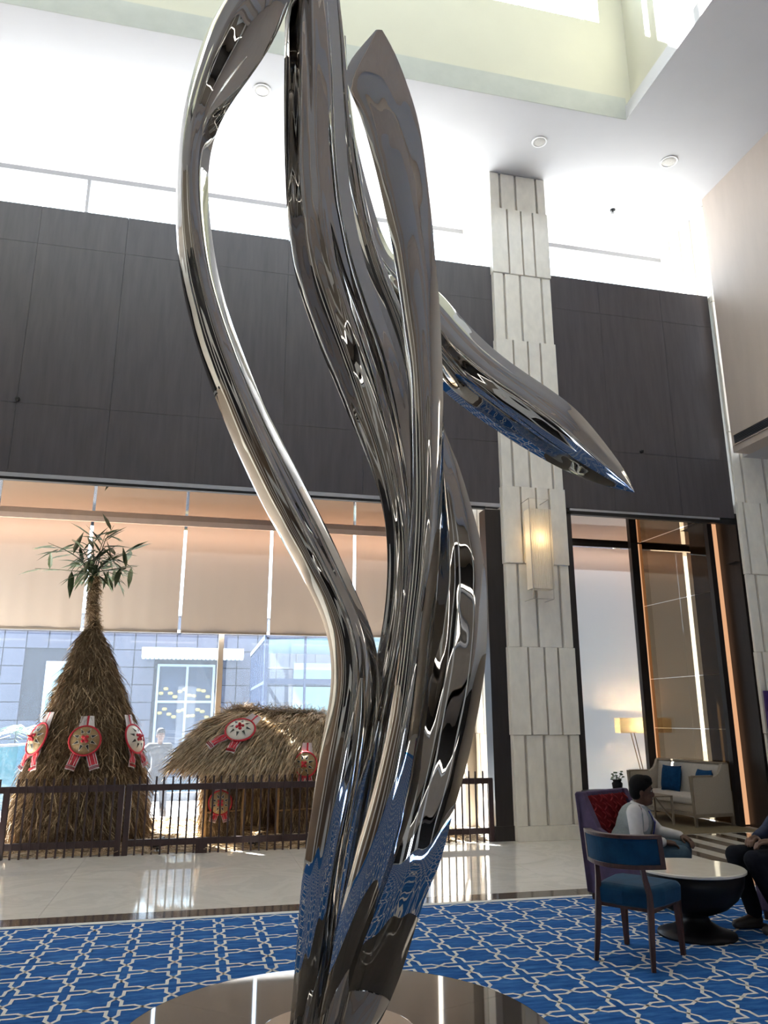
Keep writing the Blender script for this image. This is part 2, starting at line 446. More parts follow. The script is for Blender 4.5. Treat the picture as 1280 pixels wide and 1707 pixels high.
# partition of the niche: posts, lit slots, bronze glass
struct(MB().box(8.11, 8.20, 10.95, 11.05, 0.0, ZS).box(7.88, 8.03, 12.95, 13.05, 0.0, ZS).build('trim_4', 'frame_wood'))
led = thing('light_slot', 'tall warm lit slot at the front edge of the bronze glass partition', 'light strip', (8.24, 10.97, 0.03))
o = MB().box(8.20, 8.28, 10.95, 10.99, 0.03, 4.80).build('glow_strip', 'led_warm', led, led.location)
MB().box(8.20, 8.36, 10.99, 11.05, 0.0, ZS).build('backing', 'frame_wood', led, led.location)
led2 = thing('light_slot', 'tall warm lit slot beside the inner post behind the sofa', 'light strip', (8.08, 12.98, 0.03))
MB().box(8.03, 8.12, 12.96, 13.0, 0.03, ZS - 0.02).build('glow_strip', 'led_warm', led2, led2.location)
gp = thing('glass_partition', 'tall bronze tinted glass partition behind the pale sofa', 'partition', (8.1, 12.0, 0))
a0, a1 = np.array([8.16, 11.04]), np.array([8.06, 12.95])
for zc, zd in ((0.02, 1.42), (1.43, 2.28), (2.29, 3.62), (3.63, ZS - 0.01)):
    MB().bar((a0[0], a0[1], (zc + zd) / 2), (a1[0], a1[1], (zc + zd) / 2), 0.012, zd - zc).build('glass_pane', 'glass_bronze', gp, gp.location)
struct(MB().box(10.3, 10.4, 11.7, 13.6, 0, ZS).box(9.7, 10.4, 11.7, 11.8, 0, ZS).build('wall_niche_side', 'taupe_wall'))

# ---- soffits, pelmets, coves, blinds and glazing of the bays
struct(MB().box(-8.2, 4.1, YW + 0.12, YB + 0.35, ZS, ZS + 0.15).box(5.25, 8.27, YW + 0.12, YB + 0.35, ZS, ZS + 0.15).box(8.27, 10.4, 11.92, YB + 0.35, ZS, ZS + 0.15).build('ceiling_bay', 'bronze_gloss'))
struct(MB().box(-8.2, 4.1, YB - 0.36, YB - 0.33, ZS - 0.09, ZS).build('trim_5', 'pelmet_tan'))
struct(MB().box(5.25, 10.3, YB - 0.36, YB - 0.33, ZS - 0.07, ZS).build('trim_6', 'frame_wood'))
for nm, xa, xb, lab in (('cove_light', -8.1, 4.05, 'long warm cove light hidden above the beige blinds'), ('cove_light', 5.3, 10.2, 'warm cove light hidden above the pale niche blinds')):
    o = MB().box(xa, xb, YB - 0.31, YB - 0.26, ZS - 0.05, ZS - 0.03).build(nm, 'led_cove', None, ((xa + xb) / 2, YB - 0.28, ZS - 0.04))
    tag(o, lab, 'cove light')
gaps = [-6.44, -4.94, -3.45, -1.945, -0.40, 1.095, 2.60, 4.08]
blabels = ['beige roller blind farthest to the left, outside the view', 'beige roller blind just beyond the left edge of the view', 'beige roller blind at the left edge of the view',
           'beige roller blind behind the bamboo sprig, left of the first bright gap', 'beige roller blind between the two bright slits above the straw hut',
           'beige roller blind crossed by the left steel limb', 'beige roller blind mostly hidden behind the steel sculpture']
for k in range(len(gaps) - 1):
    a, b_ = gaps[k] + 0.025, gaps[k + 1] - 0.025
    if k < 1: continue
    t = thing('roller_blind', blabels[k], 'blind', ((a + b_) / 2, YB, 2.99), 0, 'beige roller blinds in the bay')
    mb = MB(); n = 40
    rsx = np.linspace(a, b_, n)
    wv = [0.006 * math.sin(q * 9.0) + 0.004 * math.sin(q * 23 + 1) for q in rsx]
    zsr = [3.02, 3.5, 4.2, ZS - 0.01]
    mb.rings([[(xx, YB + w_ * (1.0 - 0.28 * r_), zz) for xx, w_ in zip(rsx, wv)] for r_, zz in enumerate(zsr)], cap=False, closed=False)
    mb.build('fabric', 'blind_beige', t, t.location, smooth=True)
    MB().box(a, b_, YB - 0.012, YB + 0.012, 2.99, 3.025).build('bottom_bar', 'window_frame', t, t.location)
slit = at_y(1152, 1000, YB)[0]
ng = [5.25, 6.75, 8.25, slit, 10.3]
nl = ['pale roller blind hidden behind the limestone column', 'pale glowing roller blind left of the inner niche post', 'brown looking roller blind behind bronze glass, left of its bright slit', 'brown looking roller blind behind bronze glass, right of its bright slit']
for k in range(4):
    a, b_ = ng[k] + 0.004, ng[k + 1] - 0.004 if k != 2 else ng[k + 1] - 0.09
    t = thing('roller_blind', nl[k], 'blind', ((a + b_) / 2, YB, 0.02), 0, 'pale blinds of the niche')
    MB().rings([[(a, YB, z_), (b_, YB, z_)] for z_ in (0.05, 2.4, ZS - 0.01)], cap=False, closed=False).build('fabric', 'blind_pale', t, t.location)
    MB().box(a, b_, YB - 0.012, YB + 0.012, 0.02, 0.05).build('bottom_bar', 'window_frame', t, t.location)

win1 = struct(bpy.data.objects.new('window_1', None)); COL.objects.link(win1); win1.location = (-2, YB + 0.25, 0)
YG = YB + 0.25
mull = [-6.5, -4.3, -1.86, 0.315, 2.60, 4.1]
for mx_ in mull:
    MB().box(mx_ - 0.045, mx_ + 0.045, YG - 0.06, YG + 0.08, 0.0, 3.06).build('mullion', 'window_frame', win1, win1.location)
MB().box(-8, 4.1, YG - 0.05, YG + 0.06, 0.0, 0.06).build('sill_rail', 'window_frame', win1, win1.location)
MB().box(-8, 4.1, YG - 0.02, YG + 0.06, 3.02, 3.06).build('transom', 'white_frame', win1, win1.location)
for a, b_ in zip(mull[:-1], mull[1:]):
    MB().box(a + 0.045, b_ - 0.045, YG, YG + 0.01, 0.06, ZS).build('glass_pane', 'glass_hazy', win1, win1.location)
win2 = struct(bpy.data.objects.new('window_2', None)); COL.objects.link(win2); win2.location = (7.7, YG, 0)
for mx_ in (5.3, 8.05, 9.9):
    MB().box(mx_ - 0.045, mx_ + 0.045, YG - 0.04, YG + 0.08, 0.0, ZS).build('mullion', 'window_frame', win2, win2.location)
for a, b_ in ((5.3, 8.05), (8.05, 9.9)):
    MB().box(a + 0.045, b_ - 0.045, YG, YG + 0.01, 0.0, ZS).build('glass_pane', 'glass_clear', win2, win2.location)
# soap smears left on the pane by the window cleaner
mb = MB()
for k in range(16):
    cxp, czp = 0.05 * math.sin(k), 0.05 * math.cos(k * 2)
    c0 = at_y(275, 1262, YG - 0.008)
    rr = 0.28 + 0.035 * k + 0.02 * math.sin(k * 3)
    arc = [(c0[0] + cxp + rr * 1.15 * math.cos(q), YG - 0.008, c0[2] + czp - 0.25 + rr * 0.8 * math.sin(q)) for q in np.linspace(0.15 + 0.05 * k, 2.5 - 0.04 * k, 22)]
    mb.tube(arc, [0.001 + 0.008 * math.sin(math.pi * i / 21) for i in range(22)], 4, True, 0.12)
mb.build('soap_smear', 'soap_film', win1, win1.location)

struct(MB().box(4.11, 5.24, 11.92, YB + 0.34, 0, ZS + 0.15).build('wall_pier', 'taupe_wall'))
# ---- clerestory band above the dark wall
struct(MB().box(-8.2, 4.24, YW + 0.12, 11.9, 8.60, 8.74).box(5.25, 8.3, YW + 0.12, 11.9, 8.60, 8.74).build('trim_7', 'roof_white'))
win3 = struct(bpy.data.objects.new('window_3', None)); COL.objects.link(win3); win3.location = (0, 11.8, 8.74)
for xa, xb in ((-8.2, 4.25), (5.24, 8.4)):
    MB().box(xa, xb, 11.74, 11.84, 10.24, 10.33).build('head_rail', 'roof_white', win3, win3.location)
    MB().box(xa, xb, 11.74, 11.84, 8.74, 8.80).build('sill_rail', 'roof_white', win3, win3.location)
    MB().box(xa, xb, 11.79, 11.80, 8.80, 10.24).build('glass_pane', 'glass_clear', win3, win3.location)
for xx in (-7.5, -4.9, -2.3):
    MB().box(xx, xx + 0.05, 11.74, 11.84, 8.80, 10.24).build('mullion', 'roof_white', win3, win3.location)

# ---- ceiling, cove and rooflight lantern
X0, X1, Y0, Y1 = -6.2, 5.90, 4.2, 8.80
struct(MB().box(-8.2, X0, -8.2, 12, ZC, ZC + 0.25).box(X1, 8.6, -8.2, 12, ZC, ZC + 0.25).box(X0, X1, -8.2, Y0, ZC, ZC + 0.25).box(X0, X1, Y1, 12, ZC, ZC + 0.25).build('ceiling', 'ceiling_paint'))
struct(MB().box(X0, X1 + 0.02, Y1 - 0.012, Y1 + 0.03, ZC + 0.001, 10.92).box(X0, X1, Y0 - 0.03, Y0, ZC + 0.001, 10.92).box(X0 - 0.03, X0, Y0, Y1, ZC + 0.001, 10.92).build('trim_8', 'lip_paint'))
mb = MB()
mb.prism([(X1, ZC + 0.001), (X1 + 0.17, 10.92), (X1 + 0.22, 10.92), (X1 + 0.22, ZC + 0.001)], 'y', Y0, Y1 + 0.02)
struct(mb.build('trim_9', 'lip_paint'))
XR, YN = 5.98, 8.88
mb = MB()
mb.box(X0 - 0.1, XR + 0.2, YN, YN + 0.15, 10.9, 12.42).box(X0 - 0.1, XR + 0.2, YN, YN + 0.15, 13.9, 14.4).box(5.64, XR + 0.2, YN, YN + 0.15, 12.42, 13.9)
struct(mb.build('wall_lantern_back', 'cove_paint'))
struct(MB().box(XR + 0.1, XR + 0.25, Y0 - 0.1, YN + 0.15, 10.9, 14.4).build('wall_lantern_right', 'cove_paint'))
struct(MB().box(X0 - 0.25, X0 - 0.08, Y0 - 0.1, YN + 0.15, 10.9, 12.42).box(X0 - 0.25, X0 - 0.08, Y0 - 0.1, 5.2, 12.42, 13.9).box(X0 - 0.25, X0 - 0.08, Y0 - 0.1, YN + 0.15, 13.9, 14.4).build('wall_lantern_left', 'cove_paint'))
struct(MB().box(X0 - 0.2, XR + 0.2, Y0 - 0.25, Y0 - 0.08, 10.9, 12.42).box(X0 - 0.2, XR + 0.2, Y0 - 0.25, Y0 - 0.08, 13.9, 14.4).build('wall_lantern_front', 'cove_paint'))
struct(MB().box(X0 - 0.3, XR + 0.3, Y0 - 0.3, YN + 0.2, 14.4, 14.6).build('ceiling_lantern', 'cove_paint'))
win4 = struct(bpy.data.objects.new('window_4', None)); COL.objects.link(win4); win4.location = (0, YN, 12.42)
for k, xx in enumerate((5.42, 4.27, 3.1, 1.9, 0.7, -0.5, -1.7, -2.9, -4.1, -5.3)):
    MB().box(xx - 0.03, xx + 0.03, YN + 0.02, YN + 0.12, 12.42, 13.9).build('mullion', 'white_frame', win4, win4.location)
MB().box(X0, 5.64, YN + 0.06, YN + 0.07, 12.42, 13.9).build('glass_pane', 'glass_clear', win4, win4.location)
win5 = struct(bpy.data.objects.new('window_5', None)); COL.objects.link(win5); win5.location = (X0 - 0.16, 3, 12.42)
for yy in np.arange(5.2, 9, 1.2):
    MB().box(X0 - 0.22, X0 - 0.10, yy - 0.03, yy + 0.03, 12.42, 13.9).build('mullion', 'white_frame', win5, win5.location)

# ceiling speakers and sprinkler
for (px, py, r_, lab) in ((437, 150, 0.13, 'round ceiling speaker seen between the left steel limbs'), (899, 236, 0.12, 'round ceiling speaker in front of the limestone column top'), (1115, 269, 0.14, 'round ceiling speaker nearest the beige right wall')):
    p = at_z(px, py, ZC)
    t = thing('ceiling_speaker', lab, 'speaker', (p[0], p[1], ZC), 0, 'ceiling speakers')
    MB().lathe([(r_ - 0.025, -0.006), (r_ - 0.02, -0.014), (r_, -0.014), (r_ + 0.005, -0.004), (r_ + 0.005, 0.0)], n=32, cap=False).build('rim', 'white_trim', t, smooth=True)
    MB().lathe([(0.002, -0.012), (r_ * 0.5, -0.011), (r_ - 0.022, -0.006), (r_ - 0.022, 0.0)], n=32).build('grille', 'speaker_grille', t, smooth=True)
p = at_z(1021, 350, ZC)
t = thing('fire_sprinkler', 'small dark sprinkler head on the bright ceiling', 'sprinkler', (p[0], p[1], ZC))
MB().lathe([(0.05, 0), (0.05, -0.012), (0.03, -0.03)], n=16).build('escutcheon', 'black_paint', t)
MB().lathe([(0.012, -0.03), (0.012, -0.055), (0.03, -0.06), (0.03, -0.064)], n=12).build('deflector', 'black_paint', t)

# ---- right wall with grille and soffit
wr = struct(MB().box(8.2, 8.5, -8.2, 10.2, 5.75, ZC).build('wall_right', 'beige_wall'))
MB().box(8.19, 8.2, 4.0, 10.12, 5.87, 6.02).build('grille_backing', 'black_paint', wr)
MB().box(8.175, 8.20, 4.0, 10.14, 5.855, 5.872).box(8.175, 8.20, 4.0, 10.14, 6.018, 6.035).box(8.175, 8.20, 10.12, 10.14, 5.872, 6.018).build('grille_frame', 'beige_wall', wr)
for k in range(5):
    MB().box(8.18, 8.195, 4.0, 10.12, 5.892 + k * 0.026, 5.897 + k * 0.026).build('grille_slat', 'planter_grey', wr)
struct(MB().box(8.5, 13.2, -8.2, 10.36, 5.75, 5.9).build('ceiling_right', 'ceiling_paint'))
struct(MB().box(13.0, 13.2, -8.2, 12, 0, 5.9).box(9.72, 13.2, 11.0, 11.2, 0, 5.9).build('wall_right_lower', 'taupe_wall'))
# ---- walls behind and left of the viewer: galleries and piers made up for the steel to reflect, entrance doors below
wf = struct(MB().box(-8.2, 13.2, -7.2, -7.0, 3.0, ZC).box(-8.2, -0.9, -7.2, -7.0, 0, 3.0).box(0.9, 13.2, -7.2, -7.0, 0, 3.0).build('wall_front', 'dark_panel'))
for za, zb in ((2.9, 4.5), (6.0, 7.5), (9.0, ZC)):
    MB().box(-8.0, 8.2, -6.0, -5.8, za, zb).box(-8.0, 8.2, -7.0, -5.8, za, za + 0.15).build('reflection_parapet', 'taupe_wall', wf)
    MB().box(-8.0, 8.2, -6.02, -5.76, zb, zb + 0.06).build('reflection_rail', 'rail_metal', wf)
for xx in (-6.5, -3.2, 0.2, 3.4, 6.6):
    MB().box(xx - 0.35, xx + 0.35, -6.1, -5.7, 0, ZC).build('reflection_pier', 'stone', wf)  # unseen, added as upright stripes for the steel
for xx in (-3, -1.5, 0, 1.5, 3):
    MB().box(xx - 0.06, xx + 0.06, -7.12, -6.95, 0, 3.0).build('door_post', 'frame_wood', wf)
for k_, (zq, lab) in enumerate(((4.56, 'added glow line for steel reflections, lowest gallery behind the viewer'), (7.56, 'added glow line for steel reflections, middle gallery behind the viewer'), (8.93, 'added glow line for steel reflections, under the top gallery behind the viewer'))):
    q_ = MB().box(-7.9, 8.1, -5.75, -5.72, zq + 0.03, zq + 0.10).build('glow_strip', 'reflection_glow', wf)  # unseen strips, added only as bright lines for the steel to mirror
cl_ = bpy.data.objects['ceiling']
for k_ in range(4):
    MB().box(-8.0, 8.2, -5.2 + k_ * 1.9, -4.4 + k_ * 1.9, ZC - 0.22, ZC).build('reflection_beam', 'beige_wall', cl_)  # unseen bands added to give the steel stripes to reflect
wl = struct(MB().box(-8.2, -8.0, -8.2, 13.9, 0, ZC).build('wall_left', 'taupe_wall'))
MB().box(-8.0, -7.95, -8, 12, 4.7, 8.2).build('dark_band', 'dark_panel', wl)
for yy in (-5, -1.5, 2.0, 5.5, 9.0):
    MB().box(-8.0, -7.7, yy, yy + 0.8, 0, ZC).build('pilaster', 'stone', wl)
for yy in (-3.3, 0.2, 3.7, 7.2):
    MB().box(-8.0, -7.94, yy - 0.5, yy + 1.2, 0, 4.4).build('niche_panel', 'door_wood', wl)
# ================================================================== SCULPTURE
def catmull(pts, n):
    p = np.array(pts, float)
    seg = np.r_[0, np.cumsum(np.linalg.norm(np.diff(p, axis=0), axis=1))]
    # smooth interpolation by arc length (monotone-ish cubic through the points)
    P = np.vstack([2 * p[0] - p[1], p, 2 * p[-1] - p[-2]])
    out = []
    for s in np.linspace(0, seg[-1], n):
        i = min(max(np.searchsorted(seg, s, 'right') - 1, 0), len(p) - 2)
        u = (s - seg[i]) / (seg[i + 1] - seg[i])
        a, b_, c, d = P[i], P[i + 1], P[i + 2], P[i + 3]
        out.append(0.5 * ((2 * b_) + (-a + c) * u + (2 * a - 5 * b_ + 4 * c - d) * u * u + (-a + 3 * b_ - 3 * c + d) * u ** 3))
    return np.array(out)
def smooth1(a, k=3, it=6):
    a = a.copy()
    for _ in range(it):
        a[1:-1] = 0.25 * a[:-2] + 0.5 * a[1:-1] + 0.25 * a[2:]
    return a
def limb(name, left, right, depth, hf, hb, ridge=0.0, pw=2.0, parent=None, org=None, n=110, K=41, label=None, twist=0.0, rip=0.026, rf=3.8):
    L = smooth1(catmull(left, n)); R = smooth1(catmull(right, n))
    t = np.linspace(0, 1, n)
    dd = np.interp(t, [q[0] for q in depth], [q[1] for q in depth])
    dd = smooth1(dd, it=60)
    tw = np.interp(t, [0, 0.5, 1], [0, twist, 0]) if not isinstance(twist, (list, tuple)) else smooth1(np.interp(t, [q[0] for q in twist], [q[1] for q in twist]), it=60)
    l3 = np.array([at_d(p[0], p[1], (d_ + k) * DSC) for p, d_, k in zip(L, dd, tw)])
    r3 = np.array([at_d(p[0], p[1], (d_ - k) * DSC) for p, d_, k in zip(R, dd, tw)])
    c = (l3 + r3) / 2; w = (r3 - l3) / 2
    tg = np.gradient(c, axis=0)
    front = []; back = []
    hfs = np.interp(t, [q[0] for q in hf], [q[1] for q in hf]); hbs = np.interp(t, [q[0] for q in hb], [q[1] for q in hb])
    hfs = smooth1(hfs, it=20); hbs = smooth1(hbs, it=20)
    rg = np.interp(t, [0, 1], [ridge, ridge]) if not isinstance(ridge, (list, tuple)) else smooth1(np.interp(t, [q[0] for q in ridge], [q[1] for q in ridge]), it=30)
    ang = np.linspace(math.pi, 0, K)
    nprev = None
    for i in range(n):
        nn = np.cross(w[i], tg[i]); ln = np.linalg.norm(nn)
        nn = nn / ln if ln > 1e-9 else nprev
        if nn.dot(CAM - c[i]) < 0: nn = -nn
        nprev = nn
        wl = np.linalg.norm(w[i])
        fr, bk = [], []
        for a in ang:
            s = math.cos(a)
            u = (s - rg[i]) / ((1 - rg[i]) if s > rg[i] else (1 + rg[i]))
            prof = (1 - abs(u) ** pw) * (1 + rip * math.sin(rf * math.pi * s + 2.5 * t[i]) / max(hfs[i], 0.2))
            fr.append(c[i] + w[i] * s + nn * wl * hfs[i] * prof)
            bk.append(c[i] + w[i] * s - nn * wl * hbs[i] * (1 - s * s))
        front.append(fr); back.append(bk)
    mb = MB()
    mb.rings(front, cap=False, closed=False)
    mb.rings(back, cap=False, closed=False)
    o = mb.build(name, 'mirror_steel', parent, org, smooth=True)
    if label: o['label'] = label
    return o

PX, PY, PR = 0.63, 3.55, 0.905
PZ = 0.34
DSC = 0.835
plinth = thing('granite_plinth', 'low round dark granite plinth under the steel sculpture', 'plinth', (PX, PY, 0))
for k in range(6):
    a0, a1 = k * math.pi / 3 + 0.35 + 0.001, (k + 1) * math.pi / 3 + 0.35 - 0.001
    poly = [(0.0, 0.0)] + [(PR * math.cos(q), PR * math.sin(q)) for q in np.linspace(a0, a1, 18)]
    MB().prism(poly, 'z', 0.0082, PZ).build('granite_slab', 'granite', plinth)
mb = MB().lathe([(PR, 0.0082), (PR + 0.012, 0.012), (PR + 0.012, PZ - 0.008), (PR, PZ + 0.0005)], n=96, cap=False)
mb.build('edge_trim', 'granite', plinth, smooth=True)

sc_ = thing('steel_sculpture', 'towering mirror polished steel sculpture of curved leaf shaped limbs', 'sculpture', (PX, PY, PZ + 0.001))
SO = (PX, PY, PZ + 0.001)
MB().lathe([(0.0001, 0.0), (0.33, 0.0), (0.33, 0.010), (0.322, 0.014), (0.0001, 0.014)], c=(PX, PY, PZ + 0.001), n=64).build('base_plate', 'mirror_steel', sc_, SO)
# left arching limb
limb('arching_limb',
     [(505, -75), (440, -52), (395, -20), (368.7, 8.2), (342, 53), (321.5, 119), (305, 184.6), (295, 266), (292.8, 328), (293.6, 390), (299, 451), (309, 504), (321.5, 554), (338, 607), (360.5, 668), (383, 725), (410, 785), (440, 848), (468, 896), (496, 947), (518.7, 990), (536, 1025), (546.8, 1060), (552, 1092), (553, 1142), (545.3, 1189), (536.4, 1235), (527.6, 1292), (518.7, 1356), (509.8, 1413), (501, 1484), (494, 1580), (486.7, 1669), (481, 1726)],
     [(512, -72), (500, -40), (488, -10), (477.4, 16.4), (465, 53), (436.4, 102.5), (399.5, 151.8), (374.8, 186.6), (358.4, 221.5), (348.2, 262.5), (346, 307.6), (348.2, 348.6), (354.3, 402), (362.5, 455), (379, 517), (399.5, 574), (424, 636), (451, 697), (471, 738.7), (497, 787), (524.4, 840), (551, 892), (585.5, 969), (613.6, 1032), (629.4, 1085), (634.7, 1134), (631, 1189), (620, 1260), (602, 1327), (581, 1420), (560, 1544), (538, 1680), (530, 1726)],
     [(0, 4.62), (0.3, 4.55), (0.6, 4.38), (0.76, 4.12), (0.9, 4.16), (1, 4.28)], [(0, 0.9), (0.5, 0.95), (0.8, 0.8), (1, 0.9)], [(0, 0.8), (1, 0.8)], [(0, -0.1), (0.3, 0.35), (0.6, -0.25), (0.8, 0.2), (1, 0.1)], 2.0, sc_, SO)
# broad middle leaf that runs from the crown to the foot
limb('broad_limb',
     [(528, -235), (500, -160), (484, -90), (477, -30), (475, 20), (474, 82), (473.3, 164), (474, 246), (476.6, 328), (481.5, 390), (487.6, 443), (502, 496), (522.5, 554), (543, 603), (563.5, 652), (582, 697), (600, 735), (617, 775), (634, 828), (641, 860), (645.3, 888), (646, 930), (646, 958), (643.5, 1004), (636, 1053), (625, 1110), (608, 1190), (590, 1300), (570, 1420), (548, 1560), (530, 1726)],
     [(532, -235), (548, -170), (556, -100), (559, -40), (562, 0), (566, 53), (571.7, 111), (575, 200), (580, 290), (592, 370), (610, 445), (636, 520), (664, 600), (684, 690), (694, 770), (698, 840), (700, 900), (698, 960), (692, 1030), (684, 1100), (668, 1190), (650, 1300), (628, 1420), (602, 1560), (580, 1726)],
     [(0, 4.80), (0.3, 4.72), (0.55, 4.58), (0.72, 4.30), (0.88, 4.32), (1, 4.36)], [(0, 0.55), (0.35, 0.6), (0.6, 0.35), (1, 0.5)], [(0, 0.6), (1, 0.6)], [(0, 0.1), (0.25, 0.35), (0.45, -0.3), (0.7, 0.25), (1, 0)], 1.6, sc_, SO)
# arm sweeping out to the right
limb('sweeping_arm',
     [(572, 60), (560, 130), (562, 220), (572, 310), (592, 395), (622, 475), (662, 545), (700, 605), (737.5, 650), (787.5, 690.6), (825, 715.6), (862.5, 740.6), (900, 762.5), (937.5, 782.8), (975, 798.4), (1012.5, 811), (1043.8, 819), (1057, 821)],
     [(576, 60), (580, 130), (588, 205), (600, 262), (612, 310), (624, 352), (640, 397), (660, 432), (692, 457), (732, 486), (762.5, 522), (794, 555), (825, 584), (862.5, 612.5), (900, 637.5), (929.7, 658), (959, 681), (987.5, 712.5), (1012.5, 744), (1037.5, 778), (1050, 800), (1057.5, 820)],
     [(0, 4.95), (0.35, 4.95), (0.6, 4.85), (1, 4.75)], [(0, 0.5), (0.5, 0.75), (1, 0.7)], [(0, 0.5), (1, 0.6)], [(0, 0.0), (0.5, -0.2), (1, -0.15)], 1.8, sc_, SO)
# dark inner leaf seen behind the slit
limb('inner_limb',
     [(560, -20), (566, 60), (571, 140), (578, 230), (588, 310), (602, 390), (622, 460), (650, 530), (672, 600), (684, 680)],
     [(564, -20), (575, 70), (582, 150), (592, 225), (602, 290), (613, 350), (630, 412), (655, 480), (684, 560), (694, 690)],
     [(0, 4.66), (0.5, 4.6), (1, 4.5)], [(0, 0.7), (1, 0.6)], [(0, 0.6), (1, 0.6)], 0.2, 2.0, sc_, SO)
# upright blade in front
limb('front_blade',
     [(626, 50), (608.6, 69.7), (588, 94.3), (566, 119), (584, 152), (600.4, 188.7), (616.8, 246), (633.3, 311.7), (649.7, 389.7), (660, 451), (670, 533), (678.4, 615), (682, 697), (684, 775), (684.5, 830), (681, 910), (676.8, 979.6), (671.6, 1022), (666.3, 1074), (659, 1134), (648.7, 1200), (624, 1306), (602, 1384), (580, 1460), (556, 1560), (536, 1660), (524, 1726)],
     [(637, 50), (645.6, 61.5), (653, 76), (662, 94.3), (678.4, 139.5), (694.8, 188.7), (705, 242), (713.2, 307.6), (721.4, 377.4), (725.5, 434.8), (731.7, 492), (735.8, 574), (738.4, 640), (739.4, 720), (737.6, 811), (734.8, 881), (731.3, 951.5), (726, 986.6), (719, 1020), (714, 1060), (709, 1121), (694.7, 1242), (680, 1331), (659, 1420), (637.8, 1484), (609, 1560), (582, 1640), (560, 1726)],
     [(0, 4.42), (0.3, 4.26), (0.6, 3.98), (0.72, 3.88), (0.85, 3.98), (1, 4.20)], [(0, 0.12), (0.15, 0.3), (0.35, 0.75), (0.6, 1.0), (1, 0.9)], [(0, 0.5), (1, 0.6)], [(0, -0.3), (0.3, -0.1), (0.6, 0.1), (1, 0)], 2.2, sc_, SO, rip=0.012, rf=2.2)
# swelling lobe at the lower right
limb('right_lobe',
     [(720, 660), (708, 720), (704, 800), (700, 880), (694, 960), (684, 1040), (676, 1120), (664, 1220), (646, 1330), (624, 1420), (600, 1500), (572, 1580), (550, 1660), (536, 1726)],
     [(724, 660), (740, 715), (757.7, 758), (771.8, 797), (785.8, 846), (796.3, 881), (805, 923), (810.4, 969), (812, 1022), (811, 1074), (807, 1127), (791, 1217), (776.4, 1281), (755, 1356), (733.8, 1438), (709, 1495), (691, 1551.6), (677, 1598), (659, 1648), (634, 1704), (618, 1726)],
     [(0, 4.62), (0.33, 4.40), (0.70, 4.05), (0.86, 4.14), (1, 4.32)], [(0, 0.25), (0.4, 0.32), (0.8, 0.45), (1, 0.7)], [(0, 0.6), (1, 0.7)], [(0, 0.3), (0.5, -0.2), (1, -0.2)], 2.4, sc_, SO, rip=0.012, rf=3.0)
# inner fold at the foot between the arch and the blade
limb('foot_fold',
     [(600, 1130), (588, 1200), (568, 1300), (546, 1420), (528, 1540), (512, 1660), (504, 1726)],
     [(606, 1130), (612, 1200), (604, 1300), (584, 1420), (562, 1540), (546, 1660), (540, 1726)],
     [(0, 4.06), (1, 4.22)], [(0, 0.8), (1, 0.9)], [(0, 0.7), (1, 0.7)], 0.0, 2.0, sc_, SO)

# ================================================================== CARPET
CZ = 0.006
cp = MB().box(-7.6, 8.4, -5.6, 7.22, -0.012, CZ).build('patterned_carpet', 'carpet_blue', None, (0, 0, 0))
tag(cp, 'large blue carpet with a white star and cross lattice', 'carpet')
MB().box(-7.6, 8.4, 7.15, 7.22, CZ, CZ + 0.002).build('border_band', 'carpet_white', cp)
PXP, PYP = 0.313, 0.326
quarter = [(0, 0), (0.15, 0.11), (0.39, 0.11), (0.39, 0.35), (0.5, 0.5)]
hw = 0.0105
V, Fc = [], []
ox, oy = 0.098, 5.82
for i in range(-18, 25):
    for j in range(-34, 5):
        bx_, by_ = ox + i * PXP, oy + j * PYP
        for sx in (1, -1):
            for sy in (1, -1):
                pts = []
                for (qx, qy) in quarter:
                    qx2 = qx if sx > 0 else 1 - qx
                    pts.append(np.array([bx_ + qx2 * PXP, by_ + sy * qy * PYP]))
                if max(p[1] for p in pts) > 7.16: continue
                for k in range(4):
                    a, b_ = pts[k], pts[k + 1]
                    d = b_ - a; d /= np.linalg.norm(d); nn = np.array([-d[1], d[0]]) * hw
                    a2 = a - d * hw * 0.8; b2 = b_ + d * hw * 0.8
                    o0 = len(V)
                    zt = CZ + 0.0016 + 0.0002 * k
                    V += [(*(a2 - nn), zt), (*(b2 - nn), zt), (*(b2 + nn), zt), (*(a2 + nn), zt)]
                    Fc.append((o0, o0 + 1, o0 + 2, o0 + 3))
mb = MB(); mb.v = V; mb.f = Fc; mb.m = [0] * len(Fc)
o = mb.build('lattice_lines', 'carpet_white', cp); o['kind'] = 'stuff'
